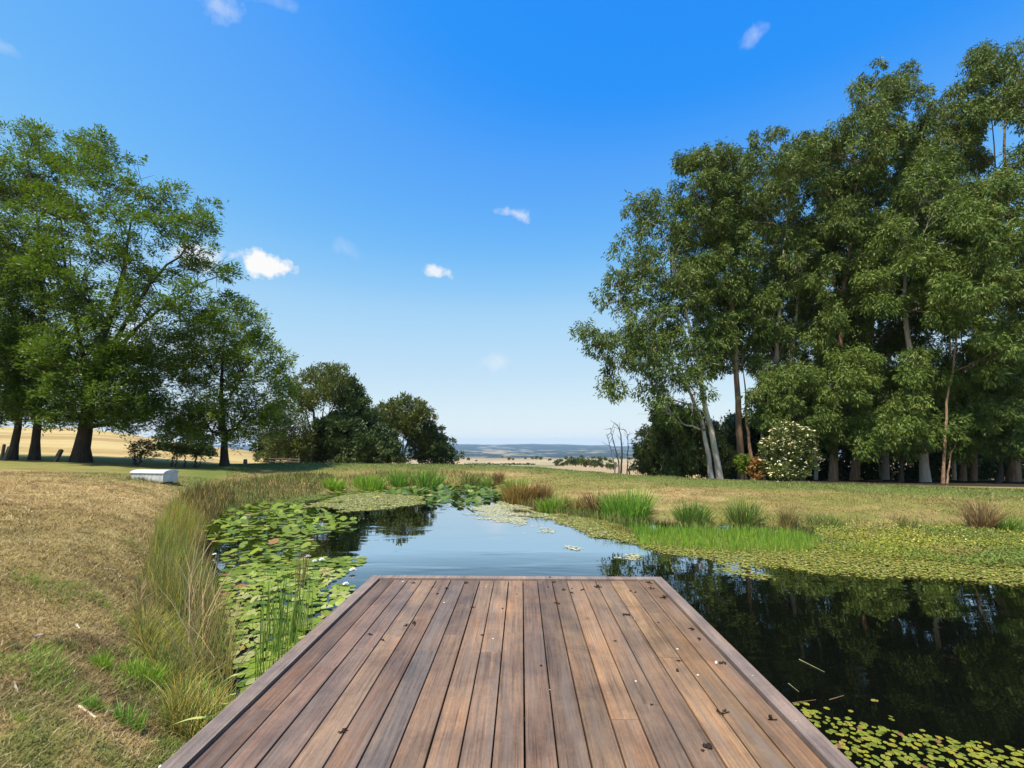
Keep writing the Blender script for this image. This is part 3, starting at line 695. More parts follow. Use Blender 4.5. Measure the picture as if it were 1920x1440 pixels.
# small floating leaves, right of the deck
ZS = zone([(1488, 1318), (1540, 1338), (1600, 1355), (1680, 1372), (1770, 1385), (1840, 1392), (1935, 1410), (1960, 1500), (1680, 1500), (1600, 1440)])
pp = []
SCOL = np.array([(.24, .29, .03), (.18, .25, .03), (.29, .30, .035), (.16, .20, .025), (.23, .26, .035)]) * (.82, .72, .7)
for j in range(10):
    mb = MB(); add_pad(mb, 1.0, SCOL[j % 5] * random.uniform(.85, 1.1) if j < 8 else PB[j % 2] * .8, cup=.05); pp.append(mb.build('floating_leaf', PADM, smooth=True))
loc = throw(ZS, 285, .027) + [at_z(a, b, 0)[:2] for a, b in ((1503, 1318), (1512, 1322), (1550, 1330), (1590, 1348), (1640, 1315), (1670, 1345), (1672, 1350), (1730, 1372), (1525, 1340), (1575, 1355), (1620, 1360), (1595, 1335))]
for i, p in enumerate(loc):
    j = random.randrange(8) if random.random() < .93 else random.randrange(8, 10)
    o = pp[j].copy(); COL.objects.link(o)
    R = random.uniform(.014, .026); o.location = (p[0], p[1], .004 + .006 * random.random()); o.scale = (R, R * random.uniform(.75, 1), R); o.rotation_euler = (rng.normal() * .06, rng.normal() * .06, random.uniform(0, 6.28))
    if j < 8: tag(o, 'small yellow-green oval leaf floating on black water right of the deck', 'floating leaf', 'small leaves floating right of the deck')
    else: tag(o, 'small browned oval leaf floating on black water right of the deck', 'floating leaf', 'browned leaves floating right of the deck')
for o in pp: bpy.data.objects.remove(o)

# floating weed carpet: uncountable
def carpet(pix, n, R, cols, zj=.01, tilt=.15, fade=None, soft=.55):
    q = sample_poly(zone(pix), n)
    Pz = zone(pix); d = np.full(len(q), 9.0)
    for i_ in range(len(Pz)):
        A_, B_ = Pz[i_], Pz[(i_ + 1) % len(Pz)]; e = B_ - A_; t_ = np.clip(((q - A_) @ e) / (e @ e), 0, 1); d = np.minimum(d, np.hypot(*(q - A_ - t_[:, None] * e).T))
    fall = 1 - sstep(0, soft, d)
    keep = fbm(q[:, 0] * 1.3, q[:, 1] * 1.3, 77, 3) + (rng.random(len(q)) - .5) * .22 > (.28 if fade is None else fade) + .34 * fall
    q = q[keep]; m = len(q)
    col = cols[rng.integers(0, len(cols), m)] * rng.uniform(.7, 1.2, (m, 1))
    nv = 6; a = np.arange(nv) * 2 * math.pi / nv
    rr = R * rng.uniform(.55, 1.3, (m, 1)); ph = rng.uniform(0, 6.28, (m, 1)); el = rng.uniform(.6, 1, (m, 1))
    lx = rr * np.cos(a); ly = rr * el * np.sin(a)
    X = lx * np.cos(ph) - ly * np.sin(ph); Y_ = lx * np.sin(ph) + ly * np.cos(ph)
    tx, ty = rng.normal(size=(2, m, 1)) * tilt
    Zz = rng.uniform(.002, zj, (m, 1)) + np.abs(tx * X + ty * Y_)
    V = np.stack([q[:, :1] + X, q[:, 1:2] + Y_, Zz], -1).reshape(-1, 3)
    return V, np.arange(m * nv).reshape(m, nv), np.repeat(col, nv, 0)
mb = MB()
WC = np.array([(.28, .27, .05), (.22, .24, .035), (.18, .21, .03), (.34, .31, .08), (.12, .15, .025), (.22, .17, .04)])
WP = np.array([(.52, .50, .33), (.44, .43, .24), (.58, .56, .42), (.38, .39, .17)])
mb.add(*carpet([(1000, 956), (1060, 965), (1150, 980), (1200, 1000), (1540, 1010), (1700, 996), (1930, 1000), (2300, 1012), (2400, 1150), (1990, 1110), (1850, 1105), (1700, 1092), (1550, 1080), (1400, 1068), (1250, 1046), (1130, 1018), (1030, 985)], 56000, .021, WC, zj=.02, tilt=.3))
mb.add(*carpet([(1130, 1020), (1250, 1046), (1400, 1068), (1550, 1080), (1700, 1092), (1850, 1105), (1990, 1112), (2400, 1152), (2400, 1170), (1990, 1126), (1800, 1118), (1650, 1108), (1500, 1096), (1380, 1082), (1230, 1058), (1150, 1040)], 5200, .022, WC, fade=.44, soft=.5))
mb.add(*carpet([(830, 952), (960, 944), (1040, 985), (1130, 1018), (1210, 1040), (1190, 1052), (1100, 1040), (1000, 1008), (900, 975)], 17000, .022, WP, fade=.33, soft=1.3))
mb.add(*carpet([(930, 938), (985, 950), (1060, 965), (1150, 985), (1150, 1022), (1050, 988), (990, 968), (935, 950)], 9000, .028, np.concatenate([WP, WC])))
mb.add(*carpet([(560, 948), (600, 935), (645, 927), (760, 922), (805, 932), (795, 950), (700, 957), (640, 962), (600, 955)], 16000, .032, np.concatenate([WP[1:2], WP[3:], WC])))
mb.add(*carpet([(420, 960), (480, 938), (620, 922), (640, 930), (560, 950), (500, 948), (430, 966)], 9000, .035, WC * (.6, .75, .6)))
tag(mb.build('floating_weed', WEEDM), 'speckled yellow-green weed floating over the pond surface', 'pond weed', kind='stuff')
# raised leafy marsh plants on the right with yellow flower heads
mb = MB()
q = sample_poly(zone([(1530, 992), (1700, 985), (1930, 992), (2300, 1008), (2400, 1110), (1990, 1075), (1800, 1060), (1620, 1045), (1520, 1030)]), 38000)
m = len(q); n_ = fbm(q[:, 0] * .9, q[:, 1] * .9, 88, 3)
C = np.stack([q[:, 0], q[:, 1], rng.uniform(.0, .10, m) * (.3 + n_)], 1); D = nrm(rng.normal(size=(m, 3)) * (1, 1, .35) + (0, 0, .3))
cl = mix(np.tile((.23, .25, .03), (m, 1)), np.tile((.12, .18, .025), (m, 1)), sstep(.4, .65, n_)); cl = mix(cl, np.tile((.25, .20, .06), (m, 1)), .7 * sstep(.55, .7, fbm(q[:, 0] * .7 + 5, q[:, 1] * 1.2, 98, 3)))
leaves(mb, C, D, rng.uniform(.024, .046, m), rng.uniform(.016, .028, m), roll=np.tile((0, 0, 1.), (m, 1)) + rng.normal(size=(m, 3)) * .3, col=cl * rng.uniform(.7, 1.25, (m, 1)))
q = sample_poly(zone([(1530, 990), (1700, 983), (1930, 990), (1930, 1030), (1700, 1030), (1530, 1010)]), 700); m = len(q)
D = nrm(rng.normal(size=(m, 3)) * (1, 1, .2)); leaves(mb, np.stack([q[:, 0], q[:, 1], rng.uniform(.06, .14, m)], 1), D, .034, .03, roll=np.tile((0, 0, 1.), (m, 1)), col=np.tile((.55, .50, .10), (m, 1)))
tag(mb.build('marsh_plants', WEEDM), 'low yellow-flowered marsh plants along the right shore', 'marsh plants', kind='stuff')

# ------------------------------------------------------------------ grasses
GREEN = dict(lime=[(.26, .42, .03), (.20, .36, .03), (.30, .42, .05)], iris=[(.17, .34, .035), (.22, .38, .05), (.13, .27, .03)], green=[(.15, .26, .04), (.20, .28, .05), (.12, .20, .035)],
             olive=[(.22, .22, .06), (.17, .19, .045), (.27, .25, .09)], brown=[(.26, .15, .06), (.20, .13, .055), (.32, .21, .09)], rust=[(.34, .19, .05), (.26, .15, .045), (.30, .24, .06)],
             dark=[(.085, .105, .026), (.12, .135, .03), (.07, .09, .024), (.15, .12, .04)], gold=[(.46, .33, .06), (.40, .30, .08), (.36, .32, .06), (.50, .37, .12)], straw=[(.45, .34, .17), (.36, .26, .12)])
def pal(k, n):
    a = np.array(GREEN[k]); return a[rng.integers(0, len(a), n)] * rng.uniform(.75, 1.2, (n, 1))
def tussock(px, py, wpx, hpx, key, n, label, name='sedge_tussock', cat='tussock', z=None, spread=.7, W=None, grp=None, key2=None):
    p = drop(px, py) if z is None else at_z(px, py, z)
    s = p[1] / F; Hm = hpx * s * 1.04; Rm = wpx * s / 2
    t = empty(name, tuple(p), label, cat, grp)
    a = rng.uniform(0, 6.28, n); r = Rm * .62 * np.sqrt(rng.random(n)); off = np.stack([r * np.cos(a), r * .7 * np.sin(a)], 1)
    xy = p[:2] + off; zz = np.maximum(gz(xy[:, 0], xy[:, 1]), -.05) - .02
    edge = r / (Rm * .62 + 1e-6)
    H = Hm * rng.uniform(.55, 1.08, n) * (1 - .22 * edge)
    lean = np.concatenate([off / (Rm + 1e-6) * spread + rng.normal(size=(n, 2)) * .26, np.zeros((n, 1))], 1)
    c = pal(key, n)
    if key2 is not None: mk = rng.random(n) < .35; c[mk] = pal(key2, int(mk.sum()))
    mb = MB(); blades(mb, np.stack([xy[:, 0], xy[:, 1], zz], 1), H, lean, (W or .0045 + .0011 * p[1]), c, 3, .6)
    mb.build('blades', REED, t)
    return t
TS = [(1175, 976, 135, 66, 'iris', 620, 'large bright green iris clump of broad upright leaves on the right bank', 'iris_clump', 'iris'),
 (1117, 968, 48, 58, 'brown', 240, 'narrow brown sedge left of the broad green iris clump', 'sedge_tussock', 'sedge'),
 (1298, 986, 82, 54, 'green', 420, 'rounded mid-green tussock right of the broad iris clump', 'sedge_tussock', 'sedge'),
 (1395, 984, 80, 58, 'green', 380, 'spiky green tussock mixed with olive stems, midway along the right bank', 'sedge_tussock', 'sedge', 'olive'),
 (1478, 986, 46, 40, 'olive', 220, 'small olive tussock at the right end of the low bright grass', 'sedge_tussock', 'sedge', 'brown'),
 (1548, 990, 95, 30, 'olive', 260, 'low wide olive tussock beside the yellow-flowered marsh', 'sedge_tussock', 'sedge', 'green'),
 (1705, 996, 34, 36, 'olive', 120, 'thin lone olive tuft above the yellow-flowered marsh', 'sedge_tussock', 'sedge'),
 (1843, 1000, 62, 72, 'brown', 420, 'tall tan-brown seeding tussock at the right edge', 'sedge_tussock', 'sedge', 'straw'),
 (1893, 1004, 55, 44, 'green', 240, 'green tussock leaning against the tall tan-brown one', 'sedge_tussock', 'sedge'),
 (1035, 974, 74, 32, 'lime', 420, 'low rounded bright green mound in front of the rusty sedges', 'grass_mound', 'grass mound', 'green'),
 (975, 954, 88, 50, 'rust', 420, 'rusty orange sedge drooping over the far pond edge', 'sedge_tussock', 'sedge'),
 (1012, 940, 62, 42, 'brown', 320, 'dark brown sedge behind the low bright green mound', 'sedge_tussock', 'sedge', 'rust'),
 (1072, 962, 70, 34, 'rust', 260, 'low rusty sedge between the green mound and the iris clump', 'sedge_tussock', 'sedge', 'olive'),
 (748, 910, 48, 34, 'iris', 260, 'deep green upright reeds left of the tall far clump', 'reed_clump', 'reeds'),
 (800, 911, 92, 36, 'iris', 420, 'tall bright green reed clump at the far end of the pond', 'reed_clump', 'reeds', 'green'),
 (625, 916, 62, 24, 'lime', 300, 'lime green low clump on the far left shore', 'grass_mound', 'grass mound'),
 (692, 914, 90, 28, 'lime', 420, 'vivid lime green arching clump left of the tall far reeds', 'grass_mound', 'grass mound', 'iris'),
 (882, 912, 50, 30, 'olive', 220, 'olive tuft right of the tall far reeds', 'sedge_tussock', 'sedge', 'green'),
 (912, 915, 40, 22, 'green', 160, 'small green tuft above the far dark lily patch', 'sedge_tussock', 'sedge'),
 (936, 908, 24, 30, 'brown', 140, 'thin dark brown tuft on the far bank behind the green reeds', 'sedge_tussock', 'sedge'),
 (965, 930, 60, 40, 'iris', 300, 'fresh green reeds behind the rusty orange sedge', 'reed_clump', 'reeds', 'lime')]
for e in TS: tussock(*e[:6], e[6], e[7], e[8], key2=e[9] if len(e) > 9 else None, grp='tussocks around the pond')
for px, py, wp, hp, k, n, lab in ((243, 1362, 66, 52, 'iris', 170, 'fresh green grass tuft on brown ground nearest the deck corner'), (172, 1328, 48, 34, 'iris', 110, 'small fresh green grass tuft left of the nearest larger one'),
        (272, 1276, 115, 46, 'lime', 300, 'wide yellow-green grass tuft at the foot of the reeds'), (190, 1252, 52, 42, 'lime', 130, 'narrow green grass tuft left of the reed foot'),
        (125, 1215, 70, 26, 'olive', 130, 'low olive grass tuft out on the mown bank'), (25, 1215, 46, 20, 'olive', 90, 'low olive grass tuft at the left edge'), (100, 1240, 90, 24, 'olive', 130, 'flattened olive grass tuft below the one on the mown bank'), (310, 1400, 90, 24, 'green', 150, 'green grass tuft beside the left edge board of the deck'), (30, 1350, 60, 22, 'lime', 80, 'thin pale green tuft at the lower left edge')):
    tussock(px, py, wp, hp, k, n, lab, 'grass_tuft', 'grass tuft', grp='grass tufts on the left bank', W=.0055)

# reed bed along the left shore (uncountable)
def field(mb, pix, n, h0, h1, keys, lean=.25, W=None, zroot=None, bias=(0, 0), thin=0.0, curl=.6):
    q = sample_poly(zone(pix, 0.08), n)
    if thin: q = q[fbm(q[:, 0] * 1.5, q[:, 1] * 1.5, 55, 3) > thin]
    n = len(q); zz = np.maximum(gz(q[:, 0], q[:, 1]), -.06) - .02
    c = np.zeros((n, 3)); sel = fbm(q[:, 0] * .8, q[:, 1] * .8, 66, 3) * .7 + rng.random(n) * .3; sel = np.clip((sel - .25) / .5, 0, .999)
    ki = (sel * len(keys)).astype(int)
    for i, k in enumerate(keys):
        s = ki == i
        if s.any(): c[s] = pal(k, int(s.sum()))
    ln = np.concatenate([rng.normal(size=(n, 2)) * lean + np.array(bias), np.zeros((n, 1))], 1)
    blades(mb, np.stack([q[:, 0], q[:, 1], zz], 1), rng.uniform(h0, h1, n), ln, (W or .0035 + .0009 * q[:, 1]), c, 3, curl)
mb = MB()
field(mb, [(268, 1130), (285, 1060), (310, 1010), (345, 985), (372, 1000), (350, 1060), (340, 1120), (335, 1190), (300, 1200), (270, 1170)], 2600, .26, .60, ['gold', 'gold', 'lime', 'gold', 'olive', 'green', 'gold'], .17, .0055, thin=.36)
field(mb, [(335, 1060), (365, 1000), (385, 1010), (388, 1060), (415, 1130), (435, 1200), (440, 1270), (400, 1320), (340, 1290), (320, 1210), (332, 1130)], 2700, .22, .52, ['gold', 'dark', 'olive', 'gold', 'straw', 'gold', 'lime', 'green', 'brown'], .24, .005, thin=.38)
field(mb, [(310, 1000), (335, 965), (370, 945), (420, 935), (440, 945), (400, 975), (375, 1000), (345, 995)], 2100, .16, .36, ['olive', 'dark', 'gold', 'brown', 'dark'], .22)
tag(mb.build('golden_reeds', REED), 'golden and olive reeds standing along the left pond edge', 'reeds', kind='stuff')
mb = MB()
field(mb, [(385, 950), (420, 930), (470, 918), (540, 908), (610, 905), (640, 912), (600, 922), (520, 936), (450, 955), (400, 968)], 3600, .10, .28, ['dark', 'olive', 'dark', 'green', 'dark', 'brown'], .26)
field(mb, [(640, 908), (720, 902), (850, 900), (940, 904), (940, 916), (860, 910), (740, 912), (640, 916)], 1800, .12, .28, ['olive', 'green', 'dark', 'brown'], .25)
field(mb, [(940, 915), (1000, 925), (1100, 945), (1170, 965), (1170, 978), (1090, 966), (1000, 946), (940, 930)], 1500, .15, .35, ['rust', 'olive', 'olive', 'green'], .2)
tag(mb.build('shore_reeds', REED), 'dark olive reeds fringing the far and far left shore', 'reeds', kind='stuff')
mb = MB()
field(mb, [(1180, 985), (1300, 985), (1500, 992), (1540, 1012), (1520, 1028), (1350, 1026), (1200, 1014)], 7000, .12, .26, ['lime', 'green', 'lime', 'iris'], .1)
field(mb, [(1100, 968), (1180, 985), (1200, 1000), (1140, 985)], 700, .08, .2, ['gold', 'olive'], .2)
field(mb, [(1540, 992), (1720, 990), (1930, 998), (1930, 1010), (1720, 1003), (1540, 1005)], 1500, .08, .25, ['olive', 'gold', 'straw', 'green'], .3)
field(mb, [(1040, 968), (1180, 975), (1400, 983), (1560, 988), (1720, 990), (1930, 996), (1930, 985), (1700, 978), (1400, 972), (1180, 964), (1040, 955)], 2600, .05, .24, ['olive', 'straw', 'green', 'brown', 'dark'], .5, thin=.42)
tag(mb.build('shallow_grass', REED), 'bright green grass standing in the shallows of the right shore', 'grass', kind='stuff')
mb = MB()
field(mb, [(262, 1200), (330, 1200), (345, 1290), (400, 1330), (440, 1310), (440, 1360), (360, 1420), (300, 1400), (330, 1330), (290, 1290), (255, 1250)], 6000, .08, .26, ['olive', 'lime', 'gold', 'gold', 'green', 'olive'], .45, .0055)
field(mb, [(250, 1150), (290, 1160), (300, 1230), (250, 1240)], 900, .08, .2, ['lime', 'olive', 'straw'], .35, .0055)
for zn, n_ in (([(0, 1190), (70, 1185), (60, 1240), (0, 1245)], 700), ([(40, 1215), (150, 1200), (330, 1262), (300, 1300), (150, 1292), (50, 1250)], 4200), ([(-40, 1330), (90, 1335), (120, 1400), (-40, 1450)], 2600), ([(170, 1300), (330, 1325), (380, 1400), (220, 1395)], 2600), ([(60, 1395), (330, 1405), (300, 1450), (20, 1450)], 2200), ([(255, 1110), (290, 1110), (300, 1160), (250, 1150)], 500), ([(230, 1075), (275, 1080), (275, 1100), (225, 1095)], 260)):
    field(mb, zn, n_, .02, .075, ['olive', 'green', 'lime', 'iris', 'olive'], .6, .0045, thin=.45)
tag(mb.build('edge_grass', GRASS), 'yellow-green grass between the reeds and the deck', 'grass', kind='stuff')
# seed heads over the near reeds
mb = MB(); q = sample_poly(zone([(330, 1120), (400, 1110), (440, 1200), (435, 1290), (345, 1300), (330, 1220)], .1), 170); m = len(q)
blades(mb, np.stack([q[:, 0], q[:, 1], gz(q[:, 0], q[:, 1]) - .02], 1), rng.uniform(.45, .95, m), np.concatenate([rng.normal(size=(m, 2)) * .35, np.zeros((m, 1))], 1), .008, pal('straw', m) * 1.15, 4, .9)
tag(mb.build('dry_stalks', REED), 'pale dry stalks bending through the near reeds', 'dry stalks', kind='stuff')
# reeds in the water by the deck
t = empty('reed_clump', tuple(at_z(525, 1235, 0)), 'thin green water reeds rising between lily pads and deck edge', 'reeds')
mb = MB(); q = sample_poly(zone([(490, 1200), (555, 1165), (588, 1180), (545, 1235), (500, 1300), (470, 1310)]), 150); m = len(q)
blades(mb, np.stack([q[:, 0], q[:, 1], q[:, 0] * 0 - .02], 1), rng.uniform(.3, .72, m), np.concatenate([rng.normal(size=(m, 2)) * .1, np.zeros((m, 1))], 1), .009, pal('green', m), 4, .5)
mb.build('blades', REED, t)
t = empty('reed_clump', tuple(at_z(570, 1092, 0)), 'sparse brown water stalks rising through pads near the open water', 'reeds')
mb = MB(); q = sample_poly(zone([(552, 1090), (574, 1086), (578, 1097), (558, 1102)]), 26); m = len(q)
blades(mb, np.stack([q[:, 0], q[:, 1], q[:, 0] * 0 - .02], 1), rng.uniform(.3, .55, m), np.concatenate([rng.normal(size=(m, 2)) * .06, np.zeros((m, 1))], 1), .009, pal('brown', m), 4, .4)
mb.build('blades', REED, t)
# strap-leaf plant beside the deck
p0 = at_z(412, 1345, .2); t = empty('strap_leaf_plant', (XL - .12, float(at_z(430, 1320, .3)[1]), .1), 'pale yellow-green strap leaves arching out beside the left deck edge', 'plant')
mb = MB()
for pts in ([(470, 1262, .3), (455, 1262, .44), (430, 1268, .42), (408, 1287, .30)], [(440, 1300, .3), (440, 1301, .43), (425, 1306, .41), (414, 1314, .33)], [(428, 1318, .3), (425, 1319, .44), (410, 1322, .42), (396, 1331, .32)], [(405, 1340, .3), (392, 1345, .45), (350, 1347, .42), (316, 1363, .28)]):
    P = np.array([at_z(a, b, c) for a, b, c in pts]); P = np.concatenate([bez(P[0], P[1], (P[1] + P[2]) / 2, 6), bez((P[1] + P[2]) / 2, P[2], P[3], 8)[1:]])
    wv = .013 * np.sin(np.linspace(.7, 3.05, len(P)))[:, None]; hd = P[-1] - P[0]; S = nrm(np.array([-hd[1], hd[0], 0]))
    V = np.stack([P - S * wv, P + S * wv + (0, 0, .002)], 1).reshape(-1, 3); i = np.arange(len(P) - 1)[:, None] * 2
    mb.add(V, i + np.array([[0, 1, 3, 2]]), np.tile((.46, .50, .15), (len(V), 1)))
mb.build('leaves', REED, t)

# mown turf: dry blades over the banks
mb = MB(); n = 190000
az = rng.uniform(-.98, -.36, n); lr = rng.uniform(math.log(2.0), math.log(19), n); r = np.exp(lr); x, y = r * np.sin(az), r * np.cos(az)
z = gz(x, y); ok = (gz0(x, y) > .05) & (x < XL - .02) ; x, y, z, r = x[ok], y[ok], z[ok], r[ok]; n = len(x)
c = gcol(x, y) * rng.uniform(.65, 1.5, (n, 1)); s = rng.random(n) < .10; c[s] = np.array((.52, .42, .24)) * rng.uniform(.8, 1.15, (int(s.sum()), 1))
blades(mb, np.stack([x, y, z - .004], 1), rng.uniform(.012, .036, n) * (1 + .06 * r), np.concatenate([rng.normal(size=(n, 2)) * 1.1, np.zeros((n, 1))], 1), np.minimum(.0018 + .0008 * r, .012), c, 2, .5)
n = 110000
az = rng.uniform(-.55, .86, n); f = rng.uniform(.02, 1.15, n); s_ = np.interp(az, azs, rsh); c_ = np.interp(az, azs, rcr); r = s_ + f * (c_ - s_); x, y = r * np.sin(az), r * np.cos(az)
z = gz(x, y); ok = gz0(x, y) > .03; x, y, z, r, f = x[ok], y[ok], z[ok], r[ok], f[ok]; n = len(x)
c = gcol(x, y) * rng.uniform(.7, 1.4, (n, 1)); s = rng.random(n) < .07; c[s] = np.array((.50, .40, .22)) * rng.uniform(.8, 1.1, (int(s.sum()), 1))
blades(mb, np.stack([x, y, z - .005], 1), rng.uniform(.02, .06, n) * (1 + 1.1 * sstep(.5, .7, fbm(x * 1.2, y * 1.2, 14, 3))), np.concatenate([rng.normal(size=(n, 2)) * .8, np.zeros((n, 1))], 1), .003 + .0007 * r, c, 1, .3)
tag(mb.build('mown_grass', GRASS), 'dry mown grass covering the banks of the pond', 'grass', kind='stuff')

# ------------------------------------------------------------------ trees
GUM = leaf_mat('gum_leaf', [(0.1, (0.036, 0.0648, 0.012)), (0.45, (0.0816, 0.1248, 0.0228)), (0.75, (0.1344, 0.1752, 0.0312)), (0.97, (0.186, 0.216, 0.054))], .18, .55, .22, patch=.55, vary=.6)  # strong patch: tone clumps painted in for light and dark within the crown
GUM2 = leaf_mat('gum_leaf_fresh', [(0.1, (0.0414, 0.0759, 0.0126)), (0.45, (0.0943, 0.1449, 0.0242)), (0.75, (0.1472, 0.1932, 0.0345)), (0.97, (0.1955, 0.23, 0.0575))], .2, .55, .22, patch=.55, vary=.6)  # same painted light and dark clumps as the other gum leaf
ASH = leaf_mat('ash_leaf', [(0.1, (0.0432, 0.084, 0.012)), (0.5, (0.0912, 0.1488, 0.0204)), (0.85, (0.15, 0.2064, 0.03)), (1, (0.216, 0.24, 0.054))], .36, .5, .35)
ASH2 = leaf_mat('wattle_leaf', [(.1, (.08, .125, .012)), (.5, (.145, .205, .018)), (.85, (.21, .265, .028)), (1, (.27, .28, .05))], .38, .5, .35)
DARK = leaf_mat('cypress_leaf', [(0.1, (0.0253, 0.0483, 0.0172)), (0.5, (0.0517, 0.0862, 0.0253)), (0.85, (0.092, 0.1265, 0.0322)), (1, (0.138, 0.161, 0.046))], .12, .55, .3)
OLIV = leaf_mat('olive_leaf', [(0.1, (0.044, 0.0605, 0.0165)), (0.5, (0.0935, 0.1155, 0.0242)), (0.85, (0.154, 0.165, 0.0385)), (1, (0.198, 0.187, 0.055))], .25, .5, .3)
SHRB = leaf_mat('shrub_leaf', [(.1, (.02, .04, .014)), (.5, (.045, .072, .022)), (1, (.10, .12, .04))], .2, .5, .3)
RUST = leaf_mat('rusty_leaf', [(.1, (.20, .09, .025)), (.6, (.30, .15, .04)), (1, (.35, .24, .08))], .3, .5, .3)
CREAM = plain('cream_bloom', (.62, .56, .30), .6, .2, .2, 8)
BG = bark_mat('gum_bark', (.30, .22, .16), (.46, .40, .33), (.55, .50, .43)); BGB = bark_mat('stringy_bark', (.12, .065, .04), (.27, .165, .10), (.40, .30, .21), (9, 9, .8), .8)
BD = bark_mat('dark_bark', (.03, .022, .018), (.06, .045, .036), (.10, .08, .065), (9, 9, 1.5), .8); BGR = bark_mat('grey_bark', (.20, .18, .15), (.32, .29, .25), (.42, .39, .34))

def crown_pts(poly, Y, thick, n, rc):
    P = np.asarray(poly, float); lo, hi = P.min(0), P.max(0)
    px_m = Y / F; rpx = rc / px_m
    pts = []; C = []
    tries = 0
    while len(pts) < n and tries < 60:
        tries += 1
        q = rng.uniform(lo, hi, (400, 2)); q = q[inpoly(P, q[:, 0], q[:, 1])]
        for k in q:
            # keep a clump's outline inside the crown
            ok = sum(inpoly(P, np.array(k[0] + rpx * .6 * math.cos(t)), np.array(k[1] + rpx * .6 * math.sin(t))) for t in (0, 1.57, 3.14, 4.71)) >= 3
            if not ok: continue
            # crown half width at this height
            xs = np.linspace(lo[0], hi[0], 40); ins = inpoly(P, xs, np.full(40, k[1])); xi = xs[ins]
            if len(xi) < 1: continue
            cx, hw = (xi[0] + xi[-1]) / 2, max((xi[-1] - xi[0]) / 2, rpx)
            u = max(0, 1 - ((k[0] - cx) / hw) ** 2) ** .5
            dy = random.uniform(-1, 1) * u * min(thick, hw * px_m * 1.1)
            w_ = at_y(k[0], k[1], Y + dy)
            if all(np.sum((w_ - c) ** 2) > (rc * .8) ** 2 for c in C) or tries > 30:
                C.append(w_); pts.append(k)
            if len(pts) >= n: break
    return np.array(C)

def foliage(mb, C, rc, nl, L, W, mode, flat=.75):
    for c in C:
        r = rc * random.uniform(.75, 1.3); m = int(nl * (r / rc) ** 2)
        nt = max(6, m // 14)
        u = nrm(rng.normal(size=(nt, 3)) + (0, 0, .25)); tc_ = c + u * (r * rng.uniform(.45, 1.0, (nt, 1))) * (1, 1, flat)
        k = rng.integers(0, nt, m)
        o = rng.normal(size=(m, 3)) * r * .16
        p = tc_[k] + o; out = u[k]
        if mode == 'droop': D = nrm(out * .55 + np.array([0, 0, -.75]) + rng.normal(size=(m, 3)) * .45)
        elif mode == 'spray': D = nrm(out * (1, 1, .4) + rng.normal(size=(m, 3)) * (.6, .6, .35) + np.array([.25, 0, .12]))
        elif mode == 'up': D = nrm(out * .6 + np.array([0, 0, .45]) + rng.normal(size=(m, 3)) * .45)
        else: D = nrm(rng.normal(size=(m, 3)))
        roll = None if mode not in ('spray',) else np.tile((0, 0, 1.), (m, 1)) + rng.normal(size=(m, 3)) * .45
        leaves(mb, p, D, L * rng.uniform(.65, 1.25, m), W * rng.uniform(.7, 1.2, m), roll)

def kmeans(X, k):
    c = X[rng.choice(len(X), k, replace=False)]
    for _ in range(8):
        a = np.argmin(((X[:, None] - c[None]) ** 2).sum(-1), 1)
        c = np.stack([X[a == i].mean(0) if (a == i).any() else c[i] for i in range(k)])
    return a, c

